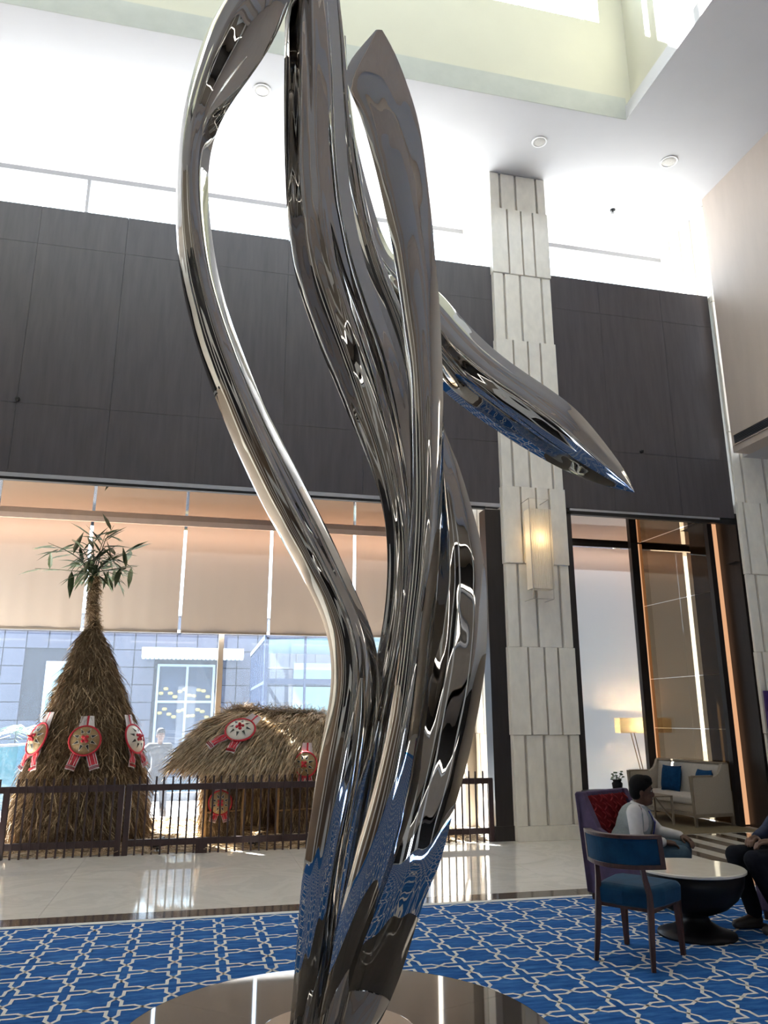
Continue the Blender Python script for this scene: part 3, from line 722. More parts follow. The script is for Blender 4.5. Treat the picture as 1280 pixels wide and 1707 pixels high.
# ================================================================== STRAW DISPLAY AND FENCE
def strands(name, mats, parent, org, base, direc, length, width, lift=None, seed=1, bend=0.25):
    """thousands of thin straw blades as one mesh; base, direc: arrays (n,3)"""
    r = np.random.default_rng(seed)
    n = len(base)
    d = direc / np.linalg.norm(direc, axis=1)[:, None]
    rnd = r.normal(size=(n, 3)); side = np.cross(d, rnd); side /= np.linalg.norm(side, axis=1)[:, None]
    bdir = np.cross(side, d) * (r.uniform(-bend, bend, n) * length)[:, None]
    w = (width * r.uniform(0.6, 1.3, n))[:, None]
    L = length[:, None]
    p0 = base; p1 = base + d * L * 0.5 + bdir; p2 = base + d * L + bdir * 0.6 + np.array([0, 0, -0.05]) * L
    V = np.empty((n, 6, 3))
    V[:, 0] = p0 - side * w; V[:, 1] = p0 + side * w; V[:, 2] = p1 - side * w; V[:, 3] = p1 + side * w; V[:, 4] = p2 - side * w * 0.4; V[:, 5] = p2 + side * w * 0.4
    V = V.reshape(-1, 3) - np.array(org)
    k = np.arange(n) * 6
    F = np.empty((n, 2, 4), int)
    F[:, 0] = np.stack([k, k + 1, k + 3, k + 2], 1); F[:, 1] = np.stack([k + 2, k + 3, k + 5, k + 4], 1)
    F = F.reshape(-1, 4)
    me = bpy.data.meshes.new(name)
    me.vertices.add(len(V)); me.vertices.foreach_set('co', V.ravel())
    me.loops.add(F.size); me.loops.foreach_set('vertex_index', F.ravel())
    me.polygons.add(len(F)); me.polygons.foreach_set('loop_start', np.arange(len(F)) * 4)
    for m_ in mats: me.materials.append(MAT[m_])
    me.polygons.foreach_set('material_index', np.repeat(r.integers(0, len(mats), n), 2))
    me.update(calc_edges=True)
    o = bpy.data.objects.new(name, me); COL.objects.link(o)
    if parent is not None: o.parent = parent
    else: o.location = org
    o['kind'] = 'stuff'
    return o

YM = 11.95
prof_px = [(140, 166, 1050), (127, 178, 1082), (116, 188, 1105), (94, 205.6, 1152), (81, 219, 1193), (60, 231, 1240), (38, 239, 1290), (20, 244, 1345), (10, 248, 1395)]
prof = []
for xl, xr, yy in prof_px:
    a, b_ = at_y(xl, yy, YM), at_y(xr, yy, YM)
    prof.append(((a[0] + b_[0]) / 2, abs(b_[0] - a[0]) / 2, (a[2] + b_[2]) / 2))
MX = float(np.mean([p[0] for p in prof[3:]]))
prof.append((MX, prof[-1][1] * 1.02, 0.0))
mound = thing('straw_mound', 'tall conical straw mound behind the picket fence', 'straw mound', (MX, YM, 0))
MO = (MX, YM, 0)
pz = np.array([p[2] for p in prof])[::-1]; pr = np.array([p[1] for p in prof])[::-1]; pxc = np.array([p[0] for p in prof])[::-1]
mb = MB()
zz = np.linspace(0.0, pz[-1], 30)
mb.rings([[(np.interp(z, pz, pxc) + 0.93 * np.interp(z, pz, pr) * math.cos(q), YM + 0.93 * np.interp(z, pz, pr) * math.sin(q), z) for q in np.linspace(0, 2 * math.pi, 40, endpoint=False)] for z in zz])
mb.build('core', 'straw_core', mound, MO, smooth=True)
n = 24000
z = pz[-1] * (1 - np.sqrt(rng.uniform(0.0, 1.0, n)) * 0.985)
z = np.where(rng.uniform(size=n) < 0.35, rng.uniform(0.02, pz[-1], n), z)
q = rng.uniform(0, 2 * math.pi, n); rr = np.interp(z, pz, pr)
slope = (np.interp(z - 0.05, pz, pr) - np.interp(z + 0.05, pz, pr)) / 0.1
er = np.stack([np.cos(q), np.sin(q), np.zeros(n)], 1); et = np.stack([-np.sin(q), np.cos(q), np.zeros(n)], 1)
base = np.stack([np.interp(z, pz, pxc), np.full(n, YM), z], 1) + er * (rr * rng.uniform(0.92, 0.99, n))[:, None]
dr = er * (slope * 0.9 + rng.normal(0.16, 0.32, n))[:, None] + et * rng.normal(0, 0.65, n)[:, None] + np.array([0, 0, -1.0])
ln = rng.uniform(0.10, 0.30, n)
ln = np.minimum(ln, np.maximum(z - 0.01, 0.03))
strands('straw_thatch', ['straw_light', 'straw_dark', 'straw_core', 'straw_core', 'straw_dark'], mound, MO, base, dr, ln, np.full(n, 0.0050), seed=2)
# wrapped neck
a, b_ = at_y(156, 1052, YM), at_y(157, 962, YM)
nk = []
for k in range(40):
    t = k / 39
    zc_ = a[2] - 0.06 + (b_[2] - a[2] + 0.06) * t
    xc_ = a[0] + (b_[0] - a[0]) * t + 0.01 * math.sin(t * 9)
    r_ = 0.060 + 0.022 * abs(math.sin(t * 11)) - 0.012 * t + (0.05 * (1 - t * 6) if t < 0.16 else 0)
    nk.append((xc_, zc_, r_))
mb = MB()
mb.rings([[(x_ + r_ * math.cos(q_), YM + r_ * math.sin(q_), z_) for q_ in np.linspace(0, 2 * math.pi, 16, endpoint=False)] for x_, z_, r_ in nk])
mb.build('wrapped_neck', 'straw_core', mound, MO, smooth=True)
n = 1500
kk = rng.integers(0, 40, n); q = rng.uniform(0, 2 * math.pi, n)
nka = np.array(nk)
base = np.stack([nka[kk, 0] + nka[kk, 2] * np.cos(q), YM + nka[kk, 2] * np.sin(q), nka[kk, 1]], 1)
dr = np.stack([np.cos(q) * 0.35 - np.sin(q) * 0.9, np.sin(q) * 0.35 + np.cos(q) * 0.9, rng.normal(-0.3, 0.7, n)], 1)
strands('neck_straw', ['straw_light', 'straw_dark', 'straw_core'], mound, MO, base, dr, rng.uniform(0.05, 0.12, n), np.full(n, 0.0028), seed=3)

# bamboo sprig on top of the mound
top = np.array([b_[0], YM, b_[2] - 0.1])
sprig = thing('bamboo_sprig', 'leafy green bamboo sprig planted in the top of the straw mound', 'plant', tuple(top))
leafm = MB()
lp = [(0, 0, 0), (0.25, 0.055, 0.012), (0.5, 0.065, 0.02), (0.75, 0.045, 0.01), (1.0, 0.0, -0.02)]
leafm.add([(0, 0, 0), (0.25, 0.05, 0.0), (0.25, 0, 0.02), (0.25, -0.05, 0.0), (0.6, 0.048, -0.01), (0.6, 0, 0.01), (0.6, -0.048, -0.01), (1, 0, -0.06)],
          [(0, 2, 1), (0, 3, 2), (1, 2, 5, 4), (2, 3, 6, 5), (4, 5, 7), (5, 6, 7)])
leaf0 = leafm.build('leaf', 'leaf_green', sprig)
first = [True]
def leaf(p, d, L, roll=0.0):
    d = np.array(d, float); d /= np.linalg.norm(d)
    e = Vector(d).to_track_quat('X', 'Z').to_euler()
    o_ = leaf0 if first[0] else leaf0.copy()
    if not first[0]: COL.objects.link(o_); o_.parent = sprig
    first[0] = False
    o_.location = p; o_.rotation_euler = e; o_.scale = (L, L * 1.9, L * 1.4)
stem_ends = [(-0.50, -0.05, 0.62), (-0.10, 0.02, 0.95), (0.10, -0.08, 0.86), (0.42, 0.02, 0.62), (0.45, -0.10, 0.28), (-0.28, 0.05, 0.72), (0.22, 0.10, 0.55), (-0.18, -0.10, 0.35), (0.15, 0.05, 1.0), (-0.62, 0.02, 0.22)]
for k, e in enumerate(stem_ends):
    e = np.array(e) * [1.35, 1.5, 0.92]
    pts = [np.array([0, 0, -0.12]), np.array([0.01 * (k - 5) / 2, 0.004 * (k % 3), 0.14]), e * np.array([0.45, 0.45, 0.62]) + [0, 0, 0.06], e]
    pts = catmull(pts, 12)
    MB().tube(pts, list(np.linspace(0.012, 0.003, 12)), 6).build('stem', 'leaf_green', sprig)
    nl_ = 9 if k != 9 else 5
    for j in range(nl_):
        t = 0.45 + 0.55 * (j + rng.uniform(0, 0.6)) / nl_
        i = min(int(t * 11), 11)
        out = (pts[min(i + 1, 11)] - pts[max(i - 1, 0)]); out /= np.linalg.norm(out)
        sgn = 1 if j % 2 else -1
        dv = out * 0.7 + np.array([sgn * 0.75 * (1 if rng.uniform() > 0.2 else -1), rng.normal(0, 0.5), rng.normal(-0.35, 0.45)])
        leaf(pts[i], dv, rng.uniform(0.26, 0.46))
for k in range(84):
    a_ = rng.uniform(0, 2 * math.pi); r0_ = rng.uniform(0.02, 0.42) * (1 if math.cos(a_) > -0.3 else 0.6)
    p_ = (r0_ * math.cos(a_), 0.7 * r0_ * math.sin(a_), rng.uniform(0.10, 0.55) - 0.2 * r0_)
    leaf(p_, (math.cos(a_) * 0.9, math.sin(a_) * 0.9, rng.normal(-0.55, 0.6)), rng.uniform(0.18, 0.34))
MB().tube([(0, 0, -0.15), (0.01, 0, 0.05), (0.0, 0.0, 0.28)], [0.05, 0.045, 0.035], 10).build('stalk_bundle', 'leaf_green', sprig)

# ---- thatched hut
hut = thing('straw_hut', 'small thatched straw hut with a dark doorway behind the picket fence', 'hut', (1.0, 11.9, 0))
HO = (1.0, 11.9, 0)
ridge = [at_y(372, 1190, 12.15), at_y(407, 1181, 12.2), at_y(450, 1186, 12.2), at_y(500, 1188, 12.2), at_y(545, 1191, 12.2)]
eave = [at_y(294, 1267, 11.85), at_y(350, 1274, 11.5), at_y(411, 1281, 11.35), at_y(466, 1277, 11.32), at_y(560, 1236, 11.5)]
beave = [at_y(318, 1262, 12.5) * [1, 1, 1], None, None, None, None]
R_ = catmull(ridge, 24); E_ = catmull(eave, 24)
B_ = np.array([[r_[0] * 0.6 + e_[0] * 0.4 + 0.1, 2 * r_[1] - e_[1] - 0.1, 1.0] for r_, e_ in zip(R_, E_)])
def slope_pt(i, t, A=R_, Bq=E_):
    p = A[i] * (1 - t) + Bq[i] * t
    return p + np.array([0, -0.10, 0.12]) * math.sin(math.pi * t) * 0.8
mb = MB()
mb.rings([[tuple(slope_pt(i, t)) for i in range(24)] for t in np.linspace(0, 1, 10)], cap=False, closed=False)
mb.rings([[tuple(slope_pt(i, t) - np.array([0, -0.02, 0.09])) for i in range(24)] for t in np.linspace(1, 0, 10)], cap=False, closed=False)
mb.rings([[tuple(R_[i] * (1 - t) + B_[i] * t) for i in range(24)] for t in np.linspace(0, 1, 6)], cap=False, closed=False)
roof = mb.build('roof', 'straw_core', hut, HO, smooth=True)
n = 15000
tt = np.sqrt(rng.uniform(0, 1, n)) * 0.95; ii = rng.uniform(0, 22.99, n)
base = np.array([slope_pt(int(i), t) * (1 - (i % 1)) + slope_pt(int(i) + 1, t) * (i % 1) for i, t in zip(ii, tt)]) + rng.normal(0, 0.012, (n, 3))
dn = np.array([slope_pt(int(i), min(t + 0.1, 1.05)) - slope_pt(int(i), t - 0.02) for i, t in zip(ii, tt)])
dn /= np.linalg.norm(dn, axis=1)[:, None]
dn += rng.normal(0, 0.16, (n, 3)) + np.array([-0.25, -0.03, 0.05])
strands('roof_thatch', ['straw_light', 'straw_pale', 'straw_pale', 'straw_pale', 'straw_dark'], roof, (0, 0, 0), base - np.array(HO), dn, rng.uniform(0.16, 0.40, n), np.full(n, 0.0064), seed=5, bend=0.12)  # mostly pale straw, so the sun on the roof is in its colour
n = 2500
ii = rng.uniform(0, 22.99, n); base = np.array([R_[int(i)] * (1 - i % 1) + R_[int(i) + 1] * (i % 1) for i in ii]) + rng.normal(0, 0.03, (n, 3))
strands('ridge_straw', ['straw_light', 'straw_pale', 'straw_dark'], roof, (0, 0, 0), base - np.array(HO), rng.normal(0, 1, (n, 3)) * [1, 0.5, 0.5] + [0, -0.5, 0.1], rng.uniform(0.06, 0.17, n), np.full(n, 0.003), seed=6)
wx = [at_y(340, 1330, 11.6)[0], at_y(405, 1330, 11.55)[0], at_y(463, 1330, 11.55)[0], at_y(548, 1330, 11.6)[0]]
for nm, xa, xb, ya, yb_ in (('wall', wx[0], wx[1], 11.55, 11.62), ('wall', wx[2], wx[3], 11.55, 11.62), ('wall', wx[0], wx[0] + 0.06, 11.62, 12.6), ('wall', wx[3] - 0.06, wx[3], 11.62, 12.6), ('wall', wx[0], wx[3], 12.6, 12.65)):
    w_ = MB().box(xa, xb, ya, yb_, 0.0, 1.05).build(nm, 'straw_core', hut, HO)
    front_ = yb_ - ya < 0.2
    n = 1700
    if front_:
        base = np.stack([rng.uniform(xa, xb, n), np.full(n, ya - 0.012), rng.uniform(0.12, 1.05, n)], 1)
    else:
        base = np.stack([np.full(n, xa - 0.012), rng.uniform(ya, yb_, n), rng.uniform(0.12, 1.05, n)], 1)
    strands('wall_straw', ['straw_light', 'straw_dark', 'straw_core'], w_, (0, 0, 0), base - np.array(HO), rng.normal(0, 0.22, (n, 3)) * [1, 0.25, 1] + [0, -0.02, -1], np.minimum(rng.uniform(0.1, 0.24, n), base[:, 2] - 0.01), np.full(n, 0.003), seed=8)
for xx in (wx[0] + 0.03, wx[1], wx[2], wx[3] - 0.03):
    MB().tube([(xx, 11.52, 0), (xx + 0.004, 11.52, 1.1)], 0.022, 8).build('bamboo_post', 'bamboo', hut, HO)
for zz_ in (0.35, 0.66, 0.95):
    for xa, xb in ((wx[0], wx[1]), (wx[2], wx[3])):
        MB().tube([(xa, 11.515, zz_), (xb, 11.515, zz_ + 0.02)], 0.013, 6).build('bamboo_lath', 'bamboo', hut, HO)
n = 260
base = np.stack([rng.uniform(wx[1] + 0.02, wx[2] - 0.02, n), rng.uniform(11.7, 12.4, n), rng.uniform(0.5, 1.0, n)], 1)
strands('hanging_straw', ['straw_dark', 'straw_light'], hut, HO, base, rng.normal(0, 0.15, (n, 3)) + [0, 0, -1], rng.uniform(0.25, 0.6, n), np.full(n, 0.004), seed=9)

# ---- loose straw on the floor
n = 15000
base = np.stack([rng.uniform(-2.9, 3.9, n), 10.52 + rng.uniform(0, 1, n) ** 0.9 * 3.0, rng.uniform(0.004, 0.05, n)], 1)
strands('straw_litter', ['straw_light', 'straw_pale', 'straw_dark'], None, (0.5, 12, 0), base, rng.normal(0, 1, (n, 3)) * [1, 1, 0.06], rng.uniform(0.08, 0.22, n), np.full(n, 0.004), seed=10)
lit = bpy.data.objects['straw_litter']; tag(lit, 'loose golden straw scattered on the floor behind the fence', 'straw')
gb = MB()
gx, gy = np.linspace(-2.95, 3.93, 60), np.linspace(10.56, 13.45, 26)
gb.rings([[(x_, y_, 0.004 + 0.016 * rng.uniform() * (0 if (j in (0, 25) or i in (0, 59)) else 1)) for i, x_ in enumerate(gx)] for j, y_ in enumerate(gy)], cap=False, closed=False)
gb.build('straw_mat', 'straw_light', lit, (0.5, 12, 0))

# ---- decorated hats with woven scarves
def frame(normal, up):
    n_ = Vector(normal).normalized(); u_ = Vector(up); u_ = (u_ - n_ * u_.dot(n_)).normalized(); r_ = u_.cross(n_)
    return Matrix((r_, u_, n_)).transposed()
def hat(pos, normal, R, lab, up=(0, 0, 1), tails=((-0.75, 1.0), (0.75, 1.0)), slab=None, white=False):
    M = frame(normal, up)
    t = thing('festival_hat', lab, 'hat', tuple(pos), 0, 'festival hats on the straw')
    t.rotation_euler = M.to_euler()
    MB().lathe([(0.0001, 0.0), (R * 0.98, 0.0), (R, 0.012), (R * 0.5, 0.05), (R * 0.2, 0.085), (0.0001, 0.10)], n=36).build('brim', 'motif_white' if white else 'gold_weave', t, smooth=True)
    ring = [(R * math.cos(a), R * math.sin(a), 0.012) for a in np.linspace(0, 2 * math.pi, 37)]
    MB().tube(ring, 0.065 * R, 8, False).build('rim', 'red_cloth', t, smooth=True)
    MB().lathe([(R * 0.13, 0.085), (R * 0.07, 0.13), (0.0001, 0.17)], n=14).build('point', 'red_cloth', t)
    for k in range(8):
        a = k * math.pi / 4 + math.pi / 8
        def pt(rad, off, zz_): return (rad * math.cos(a + off), rad * math.sin(a + off), zz_)
        MB().add([pt(R * 0.44, -0.30, 0.070), pt(R * 0.44, 0.30, 0.070), pt(R * 0.86, 0, 0.036)], [(0, 1, 2)]).build('star_edge', 'motif_white', t)
        MB().add([pt(R * 0.46, -0.22, 0.074), pt(R * 0.46, 0.22, 0.074), pt(R * 0.78, 0, 0.046)], [(0, 1, 2)]).build('star_point', 'motif_black', t)
    for k in range(4):
        a = k * math.pi / 2 + math.pi / 4
        MB().ell((R * 0.18 * math.cos(a), R * 0.19 * math.sin(a), 0.082), (R * 0.125, R * 0.125, 0.02), 10, 6).build('red_petal', 'red_cloth', t)
    s = thing('woven_scarf', slab, 'scarf', tuple(pos), 0, 'woven scarves behind the hats')
    s.rotation_euler = M.to_euler()
    wd = R * 0.62
    for sx, L in tails:
        p0 = np.array([sx * R * 0.42, -R * 0.45]); p1 = np.array([sx * R * 1.05, -R * (0.9 + L)])
        d = p1 - p0; d /= np.linalg.norm(d); nn = np.array([-d[1], d[0]]) * wd / 2
        zb = -0.02
        def strip(nm, f0, f1, g0, g1, mat_, dz):
            A = p0 + (p1 - p0) * f0; B = p0 + (p1 - p0) * f1
            mbs = MB()
            rows = []
            for i in range(7):
                c_ = A + (B - A) * i / 6
                rows.append([(*(c_ + nn * g), zb + dz + 0.012 * math.sin(i * 1.3 + g * 3)) for g in np.linspace(g0, g1, 4)])
            mbs.rings(rows, cap=False, closed=False)
            return mbs.build(nm, mat_, s, smooth=True)
        tl = strip('tail', 0, 1, -1, 1, 'white_cloth', 0)
        st = strip('red_pattern', 0.15, 0.80, -0.82, 0.82, 'red_cloth', 0.014); st.parent = tl
        for f in (0.86, 0.92):
            q_ = strip('red_stripe', f, f + 0.025, -1, 1, 'red_cloth', 0.014); q_.parent = tl
        for g in (-0.45, 0.45):
            q_ = strip('white_line', 0.15, 0.80, g - 0.05, g + 0.05, 'white_cloth', 0.024); q_.parent = tl
    mbs = MB()
    mbs.rings([[(x_, y_, -0.015 + 0.01 * math.sin(x_ * 40)) for x_ in np.linspace(-R * w_, R * w_, 6)] for y_, w_ in ((R * 0.6, 0.62), (R * 1.1, 0.5), (R * 1.75, 0.42))], cap=False, closed=False)
    hd = mbs.build('head_fold', 'white_cloth', s, smooth=True)
    mbs = MB(); mbs.rings([[(x_, y_, -0.008) for x_ in (-R * 0.02, R * 0.17)] for y_ in (R * 0.7, R * 1.75)], cap=False, closed=False)
    q_ = mbs.build('red_stripe', 'red_cloth', s); q_.parent = hd

def on_mound(px, py, az):
    p = at_y(px, py, YM); zc_ = p[2]
    for _ in range(12):
        rr_ = np.interp(zc_, pz, pr) + 0.085
        y_ = YM + rr_ * math.sin(az)
        zc_ = at_y(px, py, y_)[2]
    c_ = np.interp(zc_, pz, pxc)
    return np.array([c_ + rr_ * math.cos(az), y_, zc_]), (math.cos(az), math.sin(az), 0.35)
for px, py, az, rr_, lab, slab in ((83, 1232, math.radians(218), 0.215, 'gold festival hat with red rim, leftmost on the straw mound', 'white and red woven scarf behind the leftmost hat on the mound'),
                              (145, 1235, math.radians(274), 0.195, 'gold festival hat with star motif, facing front on the straw mound', 'white and red woven scarf behind the front facing hat on the mound'),
                              (214, 1232, math.radians(330), 0.20, 'festival hat seen edge on at the right flank of the mound', 'white and red woven scarf behind the edge on hat of the mound')):
    p, nrm = on_mound(px, py, az)
    hat(p, nrm, rr_, lab, slab=slab, white=(az > 5.5))
p = at_y(400, 1221, 11.62); hat(p + np.array([0, -0.06, 0.03]), (-0.15, -0.72, 0.75), 0.21, 'white festival hat lying on the thatched hut roof', up=(0.55, 0.4, 0.5), tails=((-0.9, 1.3), (0.6, 0.9)), slab='pink and white woven scarf under the hat on the hut roof', white=True)
p = at_y(367, 1338, 11.46); hat(p, (0, -1, 0.05), 0.155, 'gold festival hat on the front wall of the straw hut', tails=((-0.6, 0.7), (0.6, 0.7)), slab='white and red woven scarf behind the hat on the hut front')
p = at_y(510, 1274, 11.24); hat(p, (-0.5, -0.9, 0.05), 0.165, 'gold festival hat near the right corner of the straw hut', tails=((-0.5, 0.9), (0.3, 0.6)), slab='white and red woven scarf behind the hat at the hut corner')

# ---- picket fence
def fence(label, xa, xb, posts, x_first):
    t = thing('picket_fence', label, 'fence', ((xa + xb) / 2, 10.47, 0), 0, 'dark picket fence in two lengths')
    o_ = t.location
    for za, zb in ((0.735, 0.81), (0.10, 0.175)):
        MB().box(xa, xb, 10.47, 10.50, za, zb).build('rail', 'picket_wood', t, o_)
    pk = None; x_ = x_first
    while x_ < xb - 0.01:
        if all(abs(x_ - p_) > 0.055 for p_ in posts):
            if pk is None:
                pk = MB().box(-0.011, 0.011, -0.012, 0.0, 0, 0.90).build('picket', 'picket_wood', t); q_ = pk
            else:
                q_ = pk.copy(); COL.objects.link(q_); q_.parent = t
            q_.location = (x_ - o_[0], 10.469 - o_[1], 0.004 * math.sin(x_ * 37))
            q_.rotation_euler = (0, 0.006 * math.sin(x_ * 91), 0)
        x_ += 0.0995
    for p_ in posts:
        MB().box(p_ - 0.033, p_ + 0.033, 10.455, 10.51, 0, 0.80).build('post', 'picket_wood', t, o_)
fence('dark brown picket fence in front of the straw mound', -3.4, -0.835, [-3.37, -2.165, -0.862], -3.245)
fence('dark brown picket fence in front of the straw hut', -0.81, 3.965, [-0.773, 3.93], -0.66)
MB().box(0.06, 0.20, 10.45, 10.50, 0, 0.17).build('foot_block', 'picket_wood', bpy.data.objects['picket_fence.001'], bpy.data.objects['picket_fence.001'].location)
# black floor spotlights behind the fence
for px, py, lab in ((262, 1413, 'small black floor spotlight between the mound and the hut'), (425, 1412, 'small black floor spotlight in front of the hut doorway')):
    p = at_z(px, py + 4, 0.0)
    p[1] = 10.66
    p = at_y(px, py, 10.66)
    t = thing('floor_spotlight', lab, 'spotlight', (p[0], 10.68, 0.0), 0, 'black floor spotlights')
    MB().lathe([(0.05, 0), (0.05, 0.012), (0.012, 0.018), (0.012, 0.05)], n=16).build('stand', 'black_paint', t)
    MB().tube([(-0.09, 0, 0.08), (0.02, 0.01, 0.105), (0.09, 0.02, 0.12)], [0.04, 0.05, 0.058], 14).build('housing', 'black_paint', t, smooth=True)
# ================================================================== FURNITURE
# ---- wall lamp on the column
sc2 = thing('wall_lamp', 'lit pleated fabric wall lamp in a thin metal frame on the limestone column', 'wall lamp', (4.68, 10.34, 3.96))
SL = (4.68, 10.34, 3.96)
xa, xb, za, zb, ya, yb_ = 4.52, 4.86, 3.385, 4.555, 10.06, 10.25
def pleat_ring(z_):
    pts = []
    N = 26
    for k in range(N): pts.append((xa + (xb - xa) * k / N, ya - (0.008 if k % 2 else 0.0), z_))
    for k in range(12): pts.append((xb + (0.006 if k % 2 else 0), ya + (yb_ - ya) * k / 12, z_))
    for k in range(N): pts.append((xb - (xb - xa) * k / N, yb_, z_))
    for k in range(12): pts.append((xa - (0.006 if k % 2 else 0), yb_ - (yb_ - ya) * k / 12, z_))
    return pts
MB().rings([pleat_ring(za), pleat_ring(zb)], cap=False).build('shade', 'lamp_fabric', sc2, SL)
MB().box(xa, xb, ya, yb_, za - 0.004, za + 0.004).build('shade_floor', 'lamp_fabric', sc2, SL)
for nm, yy in (('frame', ya - 0.02),):
    fx0, fx1, fz0, fz1 = 4.515, 4.825, 3.23, 4.70
    MB().tube([(fx0, yy, fz0), (fx1, yy, fz0), (fx1, yy, fz1), (fx0, yy, fz1), (fx0, yy, fz0)], 0.007, 6).build('frame', 'steel_wire', sc2, SL)
    for bx_, bz_ in ((fx0, fz0), (fx1, fz0), (fx0, fz1), (fx1, fz1)):
        MB().tube([(bx_, yy, bz_), (bx_, 10.35, bz_)], 0.006, 6).build('bracket', 'steel_wire', sc2, SL)
MB().ell((4.68, 10.15, 4.07), (0.035, 0.035, 0.06)).build('bulb', 'bulb', sc2, SL)
ld = bpy.data.lights.new('wall_lamp_light', 'POINT'); ld.energy = 1.6; ld.color = (1, 0.76, 0.45); ld.shadow_soft_size = 0.06
lo = bpy.data.objects.new('light_source', ld); COL.objects.link(lo); lo.parent = sc2; lo.location = (0.0, -0.2, 0.16)

# ---- floor lamp in the niche
LX, LY = 7.98, 13.22
lamp = thing('floor_lamp', 'lit floor lamp with a wide rectangular shade on splayed rods', 'floor lamp', (LX, LY, 0))
w_, d_ = 0.52, 0.10
sh = MB()
sh.rings([[(-w_, -d_, z_), (w_, -d_, z_), (w_, d_, z_), (-w_, d_, z_)] for z_ in (1.335, 1.60)], cap=False).build('lamp_shade', 'lamp_fabric', lamp)
for sx in (-1, 1):
    for sy in (-1, 1):
        MB().tube([(sx * 0.24, sy * 0.06, 1.40), (-sx * 0.03 + sx * 0.08, sy * 0.04, 0.45), (-sx * 0.10, sy * 0.08, 0.012)], 0.009, 6).build('leg', 'brass_leg', lamp)
MB().lathe([(0.19, 0), (0.19, 0.012), (0.0001, 0.014)], n=28).build('base', 'brass_leg', lamp)
MB().ell((0.0, 0, 1.46), (0.05, 0.035, 0.05)).build('bulb', 'lamp_glow', lamp)
ld = bpy.data.lights.new('floor_lamp_light', 'POINT'); ld.energy = 80; ld.color = (1, 0.70, 0.38); ld.shadow_soft_size = 0.05
lo = bpy.data.objects.new('light_source', ld); COL.objects.link(lo); lo.parent = lamp; lo.location = (0, 0, 1.47)

# ---- sofa (local: +x depth towards the back, +y along the seat away from the viewer)
sofa_rz = math.atan2(0.08, 0.78)
sofa = thing('sofa', 'cream wood framed sofa with scooped arms against the bronze glass', 'sofa', (7.38, 10.96, 0), sofa_rz)
SLn, SD = 1.60, 0.68
MB().box(0.03, SD - 0.05, 0.05, SLn - 0.05, 0.17, 0.31).build('seat_rail', 'sofa_fabric', sofa, bevel=0.01)
MB().box(0.0, SD - 0.12, 0.06, SLn - 0.06, 0.31, 0.43).build('seat_cushion', 'sofa_white', sofa, bevel=0.03, seg=3)
MB().prism([(SD - 0.16, 0.36), (SD - 0.09, 0.88), (SD, 0.90), (SD, 0.17), (SD - 0.12, 0.17)], 'y', 0.05, SLn - 0.05).build('backrest', 'sofa_white', sofa, bevel=0.015)
MB().bar((SD - 0.045, 0.0, 0.905), (SD - 0.045, SLn, 0.905), 0.10, 0.03).build('top_rail', 'sofa_wood', sofa, bevel=0.006)
arm = [(0.0, 0.14), (0.0, 0.70), (0.02, 0.715), (0.36, 0.715), (0.44, 0.73), (0.50, 0.77), (0.54, 0.83), (0.57, 0.90), (SD + 0.02, 0.905), (SD + 0.02, 0.14)]
for yy in (0.0, SLn - 0.06):
    MB().prism(arm, 'y', yy, yy + 0.06).build('arm', 'sofa_fabric', sofa, bevel=0.006)
    MB().bar((0.02, yy + 0.03, 0.725), (0.37, yy + 0.03, 0.725), 0.075, 0.025).build('arm_rail', 'sofa_wood', sofa)
    MB().bar((0.0, yy + 0.03, 0.16), (SD, yy + 0.03, 0.16), 0.07, 0.05).build('side_rail', 'sofa_wood', sofa)
    MB().bar((0.01, yy + 0.03, 0.0), (0.0, yy + 0.03, 0.73), 0.035, 0.035, w2=0.06, h2=0.06).build('leg', 'sofa_wood', sofa)
    MB().bar((SD + 0.02, yy + 0.03, 0.0), (SD, yy + 0.03, 0.5), 0.04, 0.04, w2=0.06, h2=0.06).build('leg', 'sofa_wood', sofa)
MB().bar((0.0, 0.03, 0.175), (0.0, SLn - 0.03, 0.175), 0.05, 0.05).build('front_rail', 'sofa_wood', sofa)
def cushion(loc, rz, ry, s, lab):
    mb_ = MB(); n_ = 14
    top_, bot_ = [], []
    for i in range(n_):
        ra, rb = [], []
        for j in range(n_):
            u, v = -1 + 2 * i / (n_ - 1), -1 + 2 * j / (n_ - 1)
            h = 0.085 * (max(0, (1 - u ** 4) * (1 - v ** 4))) ** 0.6
            k = 1 - 0.07 * (1 - u * u) * abs(v) - 0.07 * (1 - v * v) * abs(u)
            ra.append((-h, u * s * k, v * s * k)); rb.append((h, u * s * k, v * s * k))
        top_.append(ra); bot_.append(rb)
    mb_.rings(top_, cap=False, closed=False); mb_.rings(bot_, cap=False, closed=False)
    o_ = mb_.build('cushion', 'blue_cushion', None, (0, 0, 0), smooth=True)
    o_.location = loc; o_.rotation_euler = (0, ry, rz)
    tag(o_, lab, 'cushion', 'blue cushions on the sofa')
Ms = Matrix.Rotation(sofa_rz, 4, 'Z'); Ms.translation = Vector((7.38, 10.96, 0))
cushion(Ms @ Vector((0.44, 1.05, 0.635)), sofa_rz + 0.12, 0.20, 0.205, 'dark blue velvet cushion at the far side of the sofa')
cushion(Ms @ Vector((0.45, 0.30, 0.625)), sofa_rz - 0.12, 0.22, 0.19, 'dark blue velvet cushion beside the near sofa arm')

# ---- rug under the sofa
rug = MB().box(6.2, 8.10, 10.47, 13.0, 0.0, 0.008).build('area_rug', 'rug_brown', None, (7.1, 11.7, 0))
tag(rug, 'olive brown rug under the sofa in the niche', 'rug')
for o_ in (sofa,): o_.location.z = 0.008

